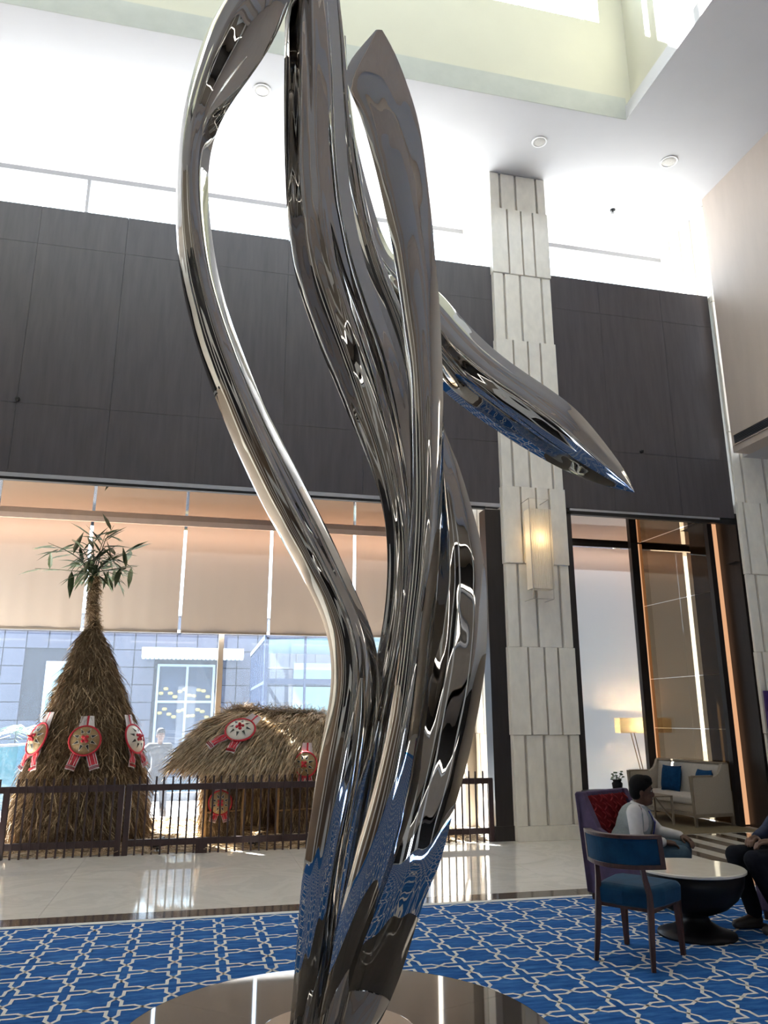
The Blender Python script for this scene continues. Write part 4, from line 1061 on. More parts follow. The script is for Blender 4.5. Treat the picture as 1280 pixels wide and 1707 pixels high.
# ---- side tables
st = thing('side_table', 'small open frame side table in front of the sofa', 'side table', (6.93, 11.5, 0.008))
MB().box(-0.26, 0.26, -0.26, 0.26, 0.415, 0.435).build('table_top', 'sofa_wood', st, bevel=0.004)
for sx in (-1, 1):
    for sy in (-1, 1):
        MB().bar((sx * 0.245, sy * 0.245, 0), (sx * 0.245, sy * 0.245, 0.415), 0.025, 0.025).build('leg', 'sofa_wood', st)
    MB().bar((sx * 0.245, -0.24, 0.06), (sx * 0.245, 0.24, 0.38), 0.018, 0.018).build('brace', 'sofa_wood', st)
p = at_y(1012, 1319, 9.7)
dt = thing('drum_table', 'low dark lacquered table behind the seated man', 'table', (p[0], 9.7, 0))
zt = p[2]
MB().lathe([(0.20, 0.0), (0.22, 0.02), (0.08, 0.10), (0.08, zt - 0.10), (0.30, zt - 0.03), (0.33, zt - 0.02), (0.33, zt), (0.0001, zt)], n=32).build('pedestal', 'table_black', dt, smooth=False)
pot = thing('potted_plant', 'small dark leafed plant in a black pot beside the head of the seated man', 'plant', (p[0] + 0.13, 9.66, zt))
MB().lathe([(0.045, 0), (0.06, 0.02), (0.07, 0.10), (0.05, 0.12), (0.06, 0.14), (0.055, 0.145), (0.0001, 0.13)], n=20).build('pot', 'table_black', pot, smooth=True)
for k in range(14):
    a = k * 2.4
    mbk = MB(); e_ = np.array([math.cos(a) * (0.05 + 0.02 * (k % 3)), math.sin(a) * 0.06, 0.14 + 0.008 * k])
    mbk.ell(tuple(e_), (0.022, 0.015, 0.010), 8, 5).tube([(0, 0, 0.12), tuple(e_)], 0.003, 4)
    mbk.build('leaf', 'leaf_green', pot)

# ---- dining chair (local +x is the way it faces)
def dining_chair(loc, rz, label):
    t = thing('dining_chair', label, 'chair', loc, rz)
    mb_ = MB()
    def seat_ring(z_, g):
        return [(x_ * g, y_ * g, z_) for x_, y_ in ((-0.21, -0.19), (-0.23, 0.0), (-0.21, 0.19), (-0.05, 0.225), (0.18, 0.245), (0.25, 0.22), (0.26, 0.0), (0.25, -0.22), (0.18, -0.245), (-0.05, -0.225))]
    mb_.rings([seat_ring(0.355, 0.97), seat_ring(0.37, 1.0), seat_ring(0.45, 1.01), seat_ring(0.475, 0.96), seat_ring(0.485, 0.8)])
    mb_.build('seat', 'teal_velvet', t, bevel=0.015, seg=3)
    ys_ = np.linspace(-0.265, 0.265, 21)
    def bx(y_): return -0.29 + 0.17 * (abs(y_) / 0.265) ** 2.2
    def band(nm, z0, z1, th, mat_, off=0.0, yr=ys_):
        rows = []
        for y_ in yr:
            dx = 0.17 * 2.2 * (abs(y_) / 0.265) ** 1.2 / 0.265 * (1 if y_ > 0 else -1)
            nrm = np.array([1, -dx]); nrm /= np.linalg.norm(nrm)
            c_ = np.array([bx(y_), y_]) + nrm * off
            a_, b2 = c_ - nrm * th / 2, c_ + nrm * th / 2
            lean = -0.03
            rows.append([(a_[0] + lean * (z0 - 0.6) / 0.2, a_[1], z0), (b2[0] + lean * (z0 - 0.6) / 0.2, b2[1], z0), (b2[0] + lean * (z1 - 0.6) / 0.2, b2[1], z1), (a_[0] + lean * (z1 - 0.6) / 0.2, a_[1], z1)])
        MB().rings(rows).build(nm, mat_, t, bevel=0.004)
    band('back_panel', 0.635, 0.80, 0.045, 'teal_velvet', yr=np.linspace(-0.25, 0.25, 21))
    band('top_rail', 0.80, 0.825, 0.055, 'chair_wood')
    band('bottom_rail', 0.605, 0.635, 0.05, 'chair_wood')
    for sy in (-1, 1):
        band('end_rail', 0.605, 0.825, 0.052, 'chair_wood', yr=np.array([sy * 0.245, sy * 0.268]) if sy > 0 else np.array([-0.268, -0.245]))
        MB().tube(catmull([(-0.27, sy * 0.20, 0.0), (-0.235, sy * 0.19, 0.2), (-0.205, sy * 0.185, 0.42), (-0.225, sy * 0.17, 0.55), (-0.245, sy * 0.165, 0.64)], 14), [0.017 + 0.008 * math.sin(math.pi * k / 13) for k in range(14)], 4, flat=1.3).build('leg', 'chair_wood', t)
        MB().bar((0.235, sy * 0.205, 0.0), (0.215, sy * 0.20, 0.37), 0.028, 0.028, w2=0.046, h2=0.046).build('leg', 'chair_wood', t)
    MB().box(-0.20, 0.23, -0.205, 0.205, 0.335, 0.36).build('seat_frame', 'chair_wood', t)
    return t
dining_chair((3.07, 5.36, CZ), math.radians(36), 'wooden chair with curved teal back and seat beside the round table')

# ---- round pedestal table
tb = thing('round_table', 'low round table with white top and black bowl shaped pedestal', 'table', (3.79, 5.77, CZ))
MB().lathe([(0.0001, 0.452), (0.385, 0.452), (0.40, 0.458), (0.40, 0.472), (0.392, 0.478), (0.0001, 0.478)], n=56).build('table_top', 'table_top', tb)
MB().lathe([(0.29, 0.0), (0.285, 0.02), (0.20, 0.045), (0.11, 0.10), (0.09, 0.14), (0.15, 0.16), (0.24, 0.20), (0.32, 0.27), (0.365, 0.35), (0.385, 0.452)], n=48).build('pedestal', 'table_black', tb, smooth=True)

# ---- purple armchair with red embossed back (local +x forward)
def armchair(loc, rz, label):
    t = thing('armchair', label, 'armchair', loc, rz, 'purple armchairs')
    def U(w0, w1, xb_, xf): return [(xf, -w0), (xf, -w0 + 0.08), (xb_ + 0.09, -w0 + 0.08), (xb_ + 0.09, w0 - 0.08), (xf, w0 - 0.08), (xf, w0), (xb_, w0), (xb_, -w0)]
    MB().prism([(-0.30, 0.06), (-0.38, 0.90), (-0.36, 0.92), (-0.31, 0.92), (-0.22, 0.06)], 'y', -0.36, 0.36).build('back_shell', 'purple_velvet', t, bevel=0.012)
    for s in (-1, 1):
        y0_, y1_ = (0.29, 0.36) if s > 0 else (-0.36, -0.29)
        MB().prism([(-0.30, 0.06), (-0.37, 0.90), (-0.34, 0.92), (-0.29, 0.92), (-0.22, 0.78), (-0.14, 0.62), (0.0, 0.55), (0.30, 0.52), (0.33, 0.49), (0.30, 0.06)], 'y', y0_, y1_).build('wing_side', 'purple_velvet', t, bevel=0.012)
    MB().box(-0.25, 0.32, -0.29, 0.29, 0.08, 0.26).build('seat_base', 'purple_velvet', t, bevel=0.01)
    MB().box(-0.22, 0.34, -0.285, 0.285, 0.26, 0.39).build('seat_cushion', 'purple_velvet', t, bevel=0.03, seg=3)
    bc = MB().prism([(-0.24, 0.38), (-0.31, 0.87), (-0.27, 0.89), (-0.17, 0.40)], 'y', -0.285, 0.285).build('back_cushion', 'red_velvet', t, bevel=0.015)
    for i in range(7):
        for j in range(6):
            yy, zz_ = -0.24 + i * 0.08 + (0.02 if j % 2 else -0.02), 0.45 + j * 0.075
            xx = -0.17 - (zz_ - 0.40) / 0.49 * 0.10 + 0.004
            pts = [(xx - 0.012 * k / 6, yy + 0.035 * math.sin(k * 0.55 + (i + j) % 2 * 1.5) , zz_ + 0.011 * k) for k in range(7)]
            q_ = MB().tube(pts, [0.002 + 0.007 * math.sin(math.pi * (k + 0.5) / 7) for k in range(7)], 5).build('embossed_leaf', 'red_emboss', bc)
    for sx in (-0.26, 0.27):
        for sy in (-0.31, 0.31):
            MB().lathe([(0.018, 0), (0.026, 0.09)], c=(sx, sy, 0), n=10).build('foot', 'chair_wood', t)
    return t
armchair((4.00, 6.93, CZ), math.atan2(-0.91, 0.42), 'purple winged armchair with red embossed back under the seated man')
armchair((4.88, 5.72, CZ), math.pi - 0.05, 'purple armchair of the person in dark trousers at the right edge')

# ---- standing sign at the right edge
sg = thing('standing_sign', 'tall purple sign board with red and white print at the right edge', 'sign', (8.52, 10.18, 0))
MB().box(-0.33, 0.33, -0.015, 0.015, 1.04, 1.99).build('board', 'poster_purple', sg)
for k, (z0, z1, mt) in enumerate(((1.66, 1.69, 'poster_white'), (1.50, 1.64, 'poster_red'), (1.46, 1.48, 'poster_white'), (1.30, 1.44, 'poster_red'), (1.24, 1.27, 'poster_white'), (1.08, 1.2, 'poster_red'))):
    MB().box(-0.31 + 0.03 * (k % 2), 0.30, -0.018, -0.015, z0, z1).build('print_block', mt, sg)
for sx in (-0.25, 0.25):
    MB().tube([(sx, 0, 0.0), (sx, 0, 1.06)], 0.014, 8).build('leg', 'steel_wire', sg)
MB().box(-0.36, 0.36, -0.14, 0.14, 0.0, 0.02).build('base', 'black_paint', sg)
# ================================================================== PEOPLE
def bake(o):
    dg = bpy.context.evaluated_depsgraph_get()
    me = bpy.data.meshes.new_from_object(o.evaluated_get(dg))
    o.modifiers.clear()
    old = o.data; o.data = me; me.name = old.name
    me.polygons.foreach_set('use_smooth', [True] * len(me.polygons)); me.update()
def blob(name, mat, caps, ells, parent, voxel=0.008, sm=6):
    mb_ = MB()
    for c in caps:
        pts, rad = c
        pts = [np.array(p_, float) for p_ in pts]
        # dense tapered tube with round ends
        P_, R_ = [], []
        for i in range(len(pts) - 1):
            nseg = max(2, int(np.linalg.norm(pts[i + 1] - pts[i]) / 0.03))
            for k in range(nseg): P_.append(pts[i] + (pts[i + 1] - pts[i]) * k / nseg); R_.append(rad[i] + (rad[i + 1] - rad[i]) * k / nseg)
        P_.append(pts[-1]); R_.append(rad[-1])
        mb_.tube(P_, R_, 12)
        for p_, r_ in zip(pts, rad): mb_.ell(p_, (r_ * 0.99,) * 3, 12, 8)
    for e in ells:
        c_, r_ = e[0], e[1]; R = e[2] if len(e) > 2 else None
        mb_.ell(c_, r_, 18, 12, R=R)
    o = mb_.build(name, mat, parent)
    m1 = o.modifiers.new('r', 'REMESH'); m1.mode = 'VOXEL'; m1.voxel_size = voxel
    m2 = o.modifiers.new('s', 'SMOOTH'); m2.factor = 0.5; m2.iterations = sm
    bpy.context.view_layer.update()
    bake(o)
    o.data.materials.clear(); o.data.materials.append(MAT[mat])
    return o
def hand_caps(wrist, direc, up, side, curl=0.5, s=1.0):
    """palm + five bent fingers; direc: where fingers point, up: back of hand, side: +1 thumb towards +cross(direc, up)"""
    d = np.array(direc, float); d /= np.linalg.norm(d); u = np.array(up, float); u -= d * d.dot(u); u /= np.linalg.norm(u)
    l = np.cross(d, u) * side; w = np.array(wrist, float)
    caps = [([w, w + d * 0.05 * s, w + d * 0.085 * s], [0.024 * s, 0.026 * s, 0.022 * s])]
    for k, (off, L) in enumerate(((-0.033, 0.062), (-0.011, 0.075), (0.011, 0.080), (0.032, 0.072))):
        b0 = w + d * 0.08 * s + l * off * s
        b1 = b0 + (d * math.cos(curl * 0.5) - u * math.sin(curl * 0.5)) * L * 0.5 * s
        b2 = b1 + (d * math.cos(curl * 1.3) - u * math.sin(curl * 1.3)) * L * 0.5 * s
        caps.append(([w + d * 0.03 * s + l * off * 0.8 * s, b0, b1, b2], [0.012 * s, 0.0105 * s, 0.0095 * s, 0.008 * s]))
    t0 = w + d * 0.02 * s + l * 0.025 * s; t1 = t0 + (d * 0.6 + l * 0.7 - u * 0.3) * 0.045 * s; t2 = t1 + (d * 0.95 + l * 0.15 - u * 0.3) * 0.035 * s
    caps.append(([t0, t1, t2], [0.014 * s, 0.011 * s, 0.009 * s]))
    return caps
def head_parts(c, yaw, parent, pitch=0.0, hair_len=1.0, s=1.0):
    """returns caps/ells of the bare head in the parent's frame and builds eyes, lips and hair as children"""
    Rm = Matrix.Rotation(yaw, 3, 'Z') @ Matrix.Rotation(pitch, 3, 'Y')
    def T(p): return tuple(Vector(c) + Rm @ (Vector(p) * s))
    el = [(T((0, 0, 0.02)), (0.096 * s, 0.076 * s, 0.105 * s), Rm), (T((0.03, 0, -0.055)), (0.066 * s, 0.060 * s, 0.072 * s), Rm), (T((0.066, 0, -0.088)), (0.030 * s, 0.034 * s, 0.026 * s), Rm),
          (T((0.098, 0, -0.022)), (0.018 * s, 0.014 * s, 0.022 * s), Rm), (T((0.088, 0, 0.0)), (0.013 * s, 0.010 * s, 0.03 * s), Rm), (T((0.075, 0, 0.035)), (0.02 * s, 0.05 * s, 0.014 * s), Rm),
          (T((-0.005, 0.078, -0.012)), (0.020 * s, 0.011 * s, 0.032 * s), Rm), (T((-0.005, -0.078, -0.012)), (0.020 * s, 0.011 * s, 0.032 * s), Rm), (T((0.06, 0.036, -0.03)), (0.024 * s, 0.022 * s, 0.02 * s), Rm), (T((0.06, -0.036, -0.03)), (0.024 * s, 0.022 * s, 0.02 * s), Rm)]
    return el, T, Rm
def face(T, Rm, parent, s=1.0):
    for sy in (-1, 1):
        e = MB().ell(T((0.083, sy * 0.032, 0.012)), (0.009 * s, 0.014 * s, 0.007 * s), 10, 6, R=Rm).build('eye', 'eye_white', parent, smooth=True)
        MB().ell(T((0.090, sy * 0.032, 0.012)), (0.004 * s, 0.006 * s, 0.006 * s), 8, 5, R=Rm).build('iris', 'hair', e, smooth=True)
        MB().ell(T((0.089, sy * 0.034, 0.034)), (0.007 * s, 0.022 * s, 0.005 * s), 10, 5, R=Rm).build('eyebrow', 'hair', parent, smooth=True)
    MB().ell(T((0.090, 0, -0.060)), (0.010 * s, 0.024 * s, 0.009 * s), 10, 6, R=Rm).build('lips', 'lips', parent, smooth=True)
def hair(T, Rm, parent, s=1.0):
    blob('hair', 'hair', [], [(T((-0.014, 0, 0.056)), (0.100 * s, 0.086 * s, 0.096 * s), Rm), (T((-0.045, 0, 0.0)), (0.068 * s, 0.080 * s, 0.080 * s), Rm), (T((0.040, 0, 0.108)), (0.056 * s, 0.066 * s, 0.040 * s), Rm), (T((0.068, 0.015, 0.082)), (0.034 * s, 0.058 * s, 0.026 * s), Rm), (T((-0.004, 0.068, 0.03)), (0.03 * s, 0.016 * s, 0.045 * s), Rm), (T((-0.004, -0.068, 0.03)), (0.03 * s, 0.016 * s, 0.045 * s), Rm)], parent, 0.007, 4)

def seated(name_label, loc, rz, J, cols, head_yaw, head_pitch=0.05, vest=True, shoes='shoe_light', group=None):
    t = thing('person', name_label, 'person', loc, rz)
    A = {k: np.array(v, float) for k, v in J.items()}
    hel, T, Rm = head_parts(A['head'], head_yaw, t, head_pitch)
    body = [([A['hip'], A['waist'], A['chest'], A['neck']], [0.125, 0.115, 0.125, 0.055]), ([A['neck'], A['head'] + [-0.01, 0, -0.05]], [0.052, 0.05])]
    for s in ('r', 'l'):
        sg_ = -1 if s == 'r' else 1
        body += [([A['neck'] * 0.6 + A['chest'] * 0.4, A['sh_' + s]], [0.07, 0.06]), ([A['sh_' + s], A['el_' + s], A['wr_' + s]], [0.05, 0.040, 0.027]),
                 ([A['hip'] + [0, sg_ * 0.08, 0], A['kn_' + s], A['an_' + s]], [0.085, 0.058, 0.038]), ([A['an_' + s], A['an_' + s] + [0.12, 0, -0.045]], [0.036, 0.028])]
        body += hand_caps(A['wr_' + s], A['hd_' + s] - A['wr_' + s], A.get('hu_' + s, np.array([0.2, 0, 1.0])), 1 if s == 'l' else -1, 0.75)
    b_ = blob('body', 'skin', body, hel, t, 0.0055, 3)
    face(T, Rm, t); hair(T, Rm, t)
    top = [([A['hip'] + [0, 0, 0.02], A['waist'], A['chest'], A['neck'] + [-0.02, 0, -0.03]], [0.150, 0.145, 0.150, 0.070]), ([A['sh_r'], A['sh_l']], [0.068, 0.068])]
    for s in ('r', 'l'):
        top += [([A['sh_' + s], A['el_' + s], A['wr_' + s] * 0.94 + A['el_' + s] * 0.06], [0.068, 0.057, 0.042])]
    sh_ = blob('shirt', cols[0], top, [(A['chest'] + [0.02, 0, 0.0], (0.12, 0.185, 0.15))], t, 0.009, 5)
    MB().tube([A['neck'] + 0.058 * np.array([math.cos(q), math.sin(q), 0.35 * -math.cos(q)]) for q in np.linspace(0.5, 2 * math.pi - 0.5, 20)], 0.014, 8, flat=1.6).build('collar', cols[0], sh_, smooth=True)
    if vest:
        v_ = blob('vest', 'vest_grey', [([A['hip'] + [0, 0, 0.06], A['waist'], A['chest'], A['neck'] + [-0.035, 0, -0.05]], [0.162, 0.158, 0.164, 0.07]), ([A['sh_r'] * 0.82 + A['chest'] * 0.18, A['sh_l'] * 0.82 + A['chest'] * 0.18], [0.073, 0.073])], [(A['chest'] + [0.0, 0, 0.0], (0.135, 0.20, 0.155))], t, 0.009, 5)
        # open front: shirt strip and lanyard
        up_ = (A['neck'] - A['waist']); up_ /= np.linalg.norm(up_)
        fwd = np.cross(np.array([0, 1.0, 0]), up_)
        def fr(tt, y_, o_): return A['waist'] + (A['neck'] - A['waist']) * tt + fwd * o_ + np.array([0, y_, 0])
        MB().rings([[fr(tt, -w2, 0.168 - 0.05 * max(0, tt - 0.6) * 2), fr(tt, 0, 0.172 - 0.05 * max(0, tt - 0.6) * 2), fr(tt, w2, 0.168 - 0.05 * max(0, tt - 0.6) * 2)] for tt, w2 in ((-0.1, 0.03), (0.3, 0.04), (0.6, 0.055), (0.85, 0.08))], cap=False, closed=False).build('shirt_front', cols[0], sh_, smooth=True)
        lan = MB()
        for sy in (-1, 1):
            lan.tube([fr(0.95, sy * 0.07, 0.10), fr(0.62, sy * 0.035, 0.172), fr(0.2, 0.0, 0.178)], 0.008, 6, flat=0.5)
        lan.build('lanyard', 'lanyard', t, smooth=True)
    tr = [([A['hip'] + [-0.02, -0.09, -0.0], A['hip'] + [-0.02, 0.09, 0.0]], [0.135, 0.135]), ([A['hip'], A['waist'] * 0.4 + A['hip'] * 0.6], [0.15, 0.14])]
    for s in ('r', 'l'):
        sg_ = -1 if s == 'r' else 1
        tr += [([A['hip'] + [0, sg_ * 0.09, 0], A['kn_' + s], A['an_' + s] + [0, 0, 0.03]], [0.115, 0.078, 0.06])]
    blob('trousers', cols[1], tr, [], t, 0.009, 5)
    for s in ('r', 'l'):
        a_ = A['an_' + s]
        blob('shoe', shoes, [([a_ + [-0.02, 0, -0.02], a_ + [0.06, 0, -0.035], a_ + [0.17, 0, -0.05]], [0.045, 0.044, 0.034])], [(a_ + [0.04, 0, -0.065], (0.15, 0.045, 0.018))], t, 0.007, 4)
    return t
man = dict(hip=(0, 0, 0.475), waist=(0.04, 0, 0.60), chest=(0.085, 0, 0.725), neck=(0.115, 0, 0.855), head=(0.155, 0, 0.975),
           sh_r=(0.085, -0.195, 0.81), sh_l=(0.085, 0.195, 0.81), el_r=(0.10, -0.26, 0.58), el_l=(0.27, 0.27, 0.60), wr_r=(0.32, -0.20, 0.575), wr_l=(0.46, 0.17, 0.585),
           hd_r=(0.42, -0.17, 0.56), hd_l=(0.57, 0.11, 0.54), kn_r=(0.46, -0.15, 0.475), kn_l=(0.47, 0.14, 0.475), an_r=(0.40, -0.15, 0.125), an_l=(0.44, 0.15, 0.125))
seated('seated man in white shirt, grey vest and jeans turned towards the round table', (3.91, 6.90, CZ - 0.04), math.atan2(-0.55, 0.83), man, ('shirt_white', 'jeans'), 0.15)
per2 = dict(hip=(0, 0, 0.49), waist=(-0.05, 0, 0.62), chest=(-0.08, 0, 0.79), neck=(-0.07, 0, 0.97), head=(-0.03, 0, 1.12),
            sh_r=(-0.08, -0.19, 0.91), sh_l=(-0.08, 0.19, 0.91), el_r=(0.10, -0.25, 0.68), el_l=(0.08, 0.25, 0.68), wr_r=(0.30, -0.12, 0.655), wr_l=(0.32, 0.10, 0.655),
            hd_r=(0.42, -0.06, 0.645), hd_l=(0.42, 0.06, 0.645), kn_r=(0.50, -0.13, 0.53), kn_l=(0.52, 0.13, 0.53), an_r=(0.40, -0.11, 0.085), an_l=(0.30, 0.11, 0.085))
seated('seated person in navy shirt and dark trousers, cut by the right edge', (4.76, 5.72, CZ), math.pi - 0.03, per2, ('navy_shirt', 'dark_trousers'), 0.0, 0.1, False, 'shoe_dark')

# ---- window cleaner outside the glass
def cleaner():
    p = at_y(262, 1300, 14.7)
    t = thing('person', 'window cleaner in dark uniform standing outside the glass beside the straw hut', 'person', (p[0], 14.7, -0.10), -math.pi / 2 + 0.1)
    t.scale = (0.88, 0.88, 0.88)
    A = {k: np.array(v, float) for k, v in dict(hip=(0, 0, 0.92), chest=(0.04, 0, 1.28), neck=(0.06, 0, 1.44), head=(0.10, 0, 1.60), sh_r=(0.05, -0.19, 1.39), sh_l=(0.05, 0.19, 1.39),
         el_r=(0.18, -0.42, 1.22), wr_r=(0.40, -0.52, 1.32), el_l=(0.12, 0.30, 1.15), wr_l=(0.36, 0.34, 1.24), kn_r=(0.05, -0.13, 0.50), an_r=(-0.02, -0.16, 0.08), kn_l=(0.06, 0.12, 0.50), an_l=(0.0, 0.15, 0.08)).items()}
    hel, T, Rm = head_parts(A['head'], 0.2, t, 0.1)
    caps = [([A['hip'], A['chest'], A['neck']], [0.12, 0.13, 0.05]), ([A['neck'], A['head'] + [0, 0, -0.06]], [0.05, 0.05])]
    for s in ('r', 'l'):
        sg_ = -1 if s == 'r' else 1
        caps += [([A['sh_' + s], A['el_' + s], A['wr_' + s]], [0.05, 0.04, 0.027]), ([A['hip'] + [0, sg_ * 0.08, 0], A['kn_' + s], A['an_' + s]], [0.085, 0.058, 0.038]), ([A['an_' + s], A['an_' + s] + [0.13, 0, -0.04]], [0.036, 0.03])]
        caps += hand_caps(A['wr_' + s], (0.8, 0, 0.3), (-0.3, 0, 1), 1 if s == 'l' else -1, 1.0)
    blob('body', 'skin', caps, hel, t, 0.008, 3)
    face(T, Rm, t); hair(T, Rm, t)
    top = [([A['hip'], A['chest'], A['neck'] + [-0.02, 0, -0.04]], [0.145, 0.155, 0.07]), ([A['sh_r'], A['sh_l']], [0.07, 0.07])]
    for s in ('r', 'l'): top += [([A['sh_' + s], A['el_' + s], A['wr_' + s] * 0.8 + A['el_' + s] * 0.2], [0.068, 0.056, 0.045])]
    blob('shirt', 'uniform_grey', top, [(A['chest'], (0.125, 0.19, 0.15))], t, 0.011, 4)
    tr = [([A['hip'], A['hip'] + [0, 0, 0.08]], [0.15, 0.14])]
    for s, sg_ in (('r', -1), ('l', 1)): tr += [([A['hip'] + [0, sg_ * 0.08, -0.02], A['kn_' + s], A['an_' + s]], [0.11, 0.08, 0.065])]
    blob('trousers', 'uniform_grey', tr, [], t, 0.011, 4)
    for s in ('r', 'l'):
        a_ = A['an_' + s]; blob('shoe', 'shoe_dark', [([a_ + [-0.02, 0, -0.02], a_ + [0.17, 0, -0.05]], [0.045, 0.034])], [], t, 0.009, 3)
    return t
cleaner()
# ================================================================== OUTSIDE
tr_ = MB().box(-22, 26, 13.86, 18.4, -0.5, -0.10).box(-22, 26, 24.2, 60, -0.5, -0.10).box(1.25, 26, 18.4, 24.2, -0.5, -0.10).build('terrace', 'terrace_stone')
struct(tr_)
struct(MB().box(-22, 26, 13.9, 22, 8.4, 8.55).build('roof_terrace', 'terrace_stone')) if False else None
pool = MB().box(-22, 1.25, 18.4, 24.2, -0.6, -0.22).build('swimming_pool', 'pool_water', None, (0, 21, -0.22)); tag(pool, 'turquoise swimming pool beyond the glass wall', 'pool')
ed = thing('pool_steps', 'low white stone steps along the pool edge', 'steps', (0, 18.2, -0.1))
for k in range(3):
    MB().box(-6, 1.2, 18.0 + 0.25 * k - 18.2, 18.22 + 0.25 * k - 18.2, 0.0, 0.16 - 0.05 * k).build('step', 'terrace_stone', ed)
# raised teal basin at the left
bs = thing('raised_basin', 'raised turquoise tiled basin at the left behind the small palm', 'basin', (-5.4, 17.3, -0.1))
MB().prism([(-2.6, 0.0), (-2.6, 1.0), (2.0, 1.18), (2.0, 0.0)], 'y', -0.35, 0.35).build('basin_wall', 'pool_water', bs)
MB().bar((-2.6, 0, 1.01), (2.0, 0, 1.19), 0.74, 0.04).build('coping', 'terrace_stone', bs)
# facade
FY = 25.0
fac = thing('tiled_building', 'hazy tiled facade across the pool with a canopied double door', 'building', (-1.5, FY, -0.1))
FO = (-1.5, FY, -0.1)
MB().box(-14, 16, FY + 0.03, FY + 0.5, -0.1, 4.72).build('wall', 'facade_joint', fac, FO)
tl = None
for i in range(22):
    for j in range(9):
        xx, zz_ = -8.2 + i * 0.62, 0.0 + j * 0.52
        if xx + 0.6 > -1.35 and xx < 0.45 and zz_ < 3.3: continue
        if xx + 0.6 > -4.55 and xx < -3.6 and 1.4 < zz_ < 3.3: continue
        if tl is None:
            tl = MB().box(0, 0.59, 0, 0.04, 0, 0.49).build('facade_tile', 'facade_tile', fac); q_ = tl
        else:
            q_ = tl.copy(); COL.objects.link(q_); q_.parent = fac
        q_.location = (xx - FO[0], -0.01 - 0.004 * ((i * 7 + j * 3) % 3), zz_ - FO[2])
upper = MB().box(-14, -8.2, FY - 0.01, FY + 0.03, 0, 4.7).box(5.46, 16, FY - 0.01, FY + 0.03, 0, 4.7).build('upper_cladding', 'facade_tile', fac, FO)
wq = MB().box(-4.5, -3.65, FY - 0.02, FY + 0.02, 1.5, 3.25).build('window', 'white_frame', fac, FO)
MB().box(-4.42, -3.73, FY - 0.03, FY - 0.02, 1.58, 3.17).build('pane', 'pale_curtain', wq, FO)
dr_ = MB().box(-1.3, 0.42, FY - 0.005, FY + 0.02, -0.1, 3.2).build('entrance', 'dark_interior', fac, FO)
for xx in (-1.3, -0.44, 0.36):
    MB().box(xx, xx + 0.07, FY - 0.06, FY - 0.005, -0.1, 3.2).build('door_post', 'door_frame', dr_, FO)
for zz_ in (2.05, 3.14):
    MB().box(-1.3, 0.43, FY - 0.05, FY - 0.005, zz_, zz_ + 0.07).build('door_rail', 'door_frame', dr_, FO)
for k in range(22):
    xx, zz_ = -1.15 + (k % 11) * 0.14, (1.75 if k < 11 else 2.35) + 0.12 * math.sin(k * 1.7)
    MB().ell((xx, FY - 0.03, zz_), (0.08, 0.02, 0.06), 8, 5).build('gold_ornament', 'gold_relief', dr_, FO)
cn = MB().box(-1.75, 1.25, FY - 0.7, FY, 3.36, 3.66).build('canopy', 'white_trim', fac, FO)
for k in range(24):
    xx = -1.75 + k * 0.125
    MB().lathe([(0.055, 0.0), (0.055, 0.02)], n=10).build('scallop', 'white_trim', cn)
    q_ = cn.children[-1]; q_.location = (xx + 0.06 - FO[0], -0.7, 3.36 - FO[2]); q_.rotation_euler = (math.pi / 2, 0, 0)
MB().box(-2.6, -1.5, FY - 0.3, FY - 0.02, -0.1, 1.0).build('service_counter', 'dark_interior', fac, FO)
# glass pavilion
PVX, PVY = 1.40, 18.6
c_ = at_y(440, 1197, PVY); PVX = c_[0]
ztop = at_y(440, 1062, PVY)[2]
pv = thing('glass_pavilion', 'blue steel and glass pavilion beside the pool', 'pavilion', (PVX, PVY, -0.1))
PO = (PVX, PVY, -0.1)
for xx in (0, 0.92, 1.85, 2.8, 4.0, 5.2):
    w__ = 0.09 if xx == 0 else 0.05
    MB().box(PVX + xx - w__ / 2, PVX + xx + w__ / 2, PVY - 0.05, PVY + 0.05, -0.1, ztop + 0.05 * xx).build('post', 'blue_steel', pv, PO)
for k in range(9):
    yy = PVY + 0.6 * (k + 1)
    MB().box(PVX - 0.03, PVX + 0.03, yy - 0.025, yy + 0.025, -0.1, ztop - 0.05).build('post', 'blue_steel', pv, PO)
for zz_ in (2.38, 1.0):
    MB().box(PVX, PVX + 5.2, PVY - 0.04, PVY + 0.04, zz_, zz_ + 0.12).build('rail', 'blue_steel', pv, PO)
    MB().box(PVX - 0.03, PVX + 0.03, PVY, PVY + 5.5, zz_, zz_ + 0.07).build('rail', 'blue_steel', pv, PO)
MB().bar((PVX, PVY, ztop), (PVX + 5.2, PVY, ztop + 0.26), 0.10, 0.12).build('roof_beam', 'blue_steel', pv, PO)
MB().bar((PVX, PVY, ztop), (PVX, PVY + 5.5, ztop), 0.10, 0.12).build('roof_beam', 'blue_steel', pv, PO)
MB().box(PVX, PVX + 5.2, PVY, PVY + 5.5, ztop + 0.06, ztop + 0.10).build('roof', 'pale_curtain', pv, PO)
for xa, xb, za, zb in ((0.8, 1.82, 2.52, 2.95), (1.9, 2.75, 2.52, 2.95), (0.8, 1.82, 1.15, 2.36), (1.9, 2.75, 1.15, 2.36), (0.8, 2.75, 0.0, 0.98)):
    MB().box(PVX + xa, PVX + xb, PVY + 1.2, PVY + 1.23, za, zb).build('curtain', 'pale_curtain', pv, PO)
MB().box(PVX, PVX + 5.2, PVY - 0.008, PVY + 0.002, -0.1, ztop - 0.05).build('glass_pane', 'glass_clear', pv, PO)
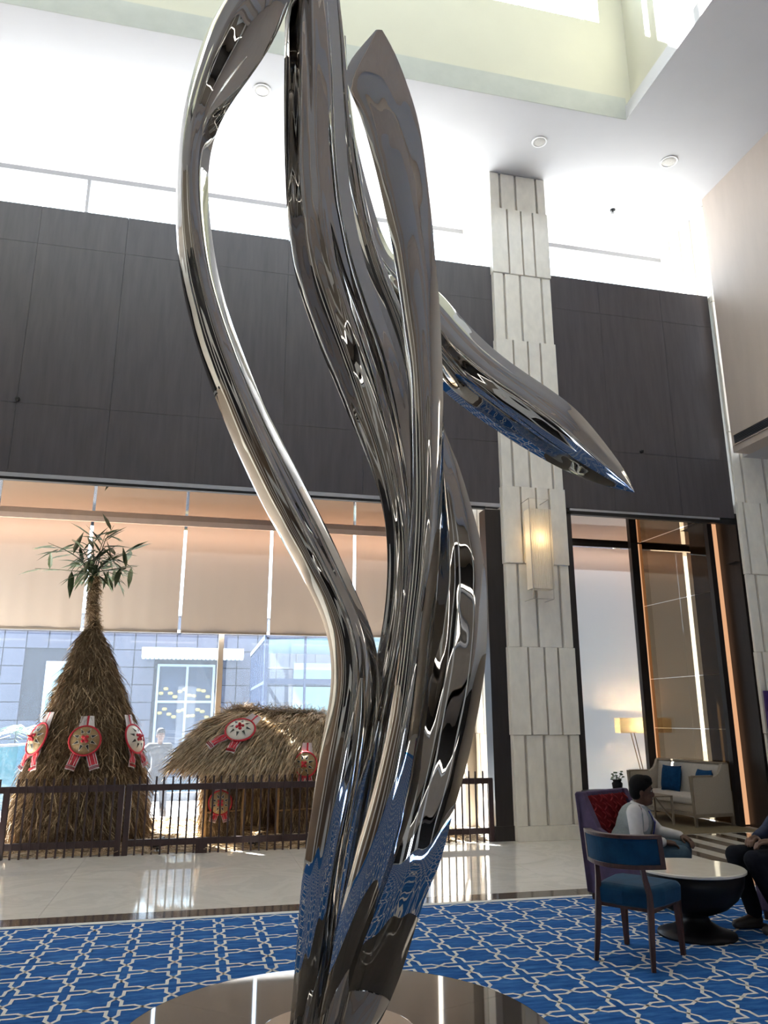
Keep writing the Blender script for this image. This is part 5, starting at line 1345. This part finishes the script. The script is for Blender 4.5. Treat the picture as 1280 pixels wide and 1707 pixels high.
# small palm
pp = at_y(42, 1280, 16.2)
palm = thing('small_palm', 'small pale green palm outside the glass at the left edge', 'palm', (pp[0], 16.2, -0.10))
hz_ = at_y(50, 1228, 16.2)[2] + 0.1
MB().tube([(0, 0, 0), (0.02, 0, hz_ * 0.5), (0.0, 0, hz_)], [0.035, 0.025, 0.02], 8).build('trunk', 'bamboo', palm)
for k in range(9):
    a = k * 0.7 + 0.3
    L = 0.75
    pts = [np.array([math.cos(a) * L * t * 0.75, math.sin(a) * L * t * 0.75, hz_ + 0.55 * t * (1.25 - t) * 1.2 * (1 if k % 2 else 0.7) - 0.15 * t * t]) for t in np.linspace(0, 1, 12)]
    mb_ = MB().tube(pts, list(np.linspace(0.012, 0.003, 12)), 5)
    sd = np.array([-math.sin(a), math.cos(a), 0])
    for i in range(2, 12):
        for sgn in (-1, 1):
            tip = pts[i] + sd * sgn * 0.26 * math.sin(math.pi * (i - 1) / 12) + np.array([math.cos(a), math.sin(a), 0]) * 0.12 + np.array([0, 0, -0.06])
            nrm = np.array([math.cos(a), math.sin(a), 0]) * 0.022
            mb_.add([pts[i] - nrm, pts[i] + nrm, tip], [(0, 1, 2)])
    mb_.build('frond', 'palm_green', palm)
# fluted planter with a shrub
q0 = at_y(793, 1275, 16.0)
pl = thing('fluted_planter', 'grey fluted planter outside beside the column', 'planter', (q0[0], 16.0, -0.10))
zt_ = at_y(793, 1262, 16.0)[2] + 0.1
ring_ = lambda r_, z_: [((r_ + (0.015 if k % 2 else 0)) * math.cos(2 * math.pi * k / 60), (r_ + (0.015 if k % 2 else 0)) * math.sin(2 * math.pi * k / 60), z_) for k in range(60)]
MB().rings([ring_(0.36, 0.0), ring_(0.42, zt_)]).build('pot', 'planter_grey', pl)
MB().lathe([(0.44, zt_ - 0.04), (0.45, zt_), (0.38, zt_ + 0.004), (0.0001, zt_ - 0.01)], n=48).build('rim', 'planter_grey', pl)
shb = thing('leafy_shrub', 'bushy green shrub in the fluted planter outside', 'shrub', (q0[0], 16.0, zt_ - 0.11))
MB().tube([(0, 0, 0), (0.02, 0.01, 0.5)], [0.03, 0.02], 8).build('stem', 'bamboo', shb)
n = 2200
u = rng.normal(size=(n, 3)); u /= np.linalg.norm(u, axis=1)[:, None]
base = u * (rng.uniform(0.3, 1.0, n) ** 0.5)[:, None] * np.array([0.45, 0.4, 0.42]) + np.array([0, 0, 0.52])
fo = strands('foliage', ['shrub_green', 'palm_green', 'leaf_green'], shb, (0, 0, 0), base, u + rng.normal(0, 0.6, (n, 3)), rng.uniform(0.06, 0.12, n), np.full(n, 0.02), seed=21)
# unseen flat roof outside the clerestory, added to bounce sun onto the ceiling
struct(MB().box(-12, 14, 11.9, 16.0, 8.45, 8.6).build('bounce_roof', 'roof_white'))
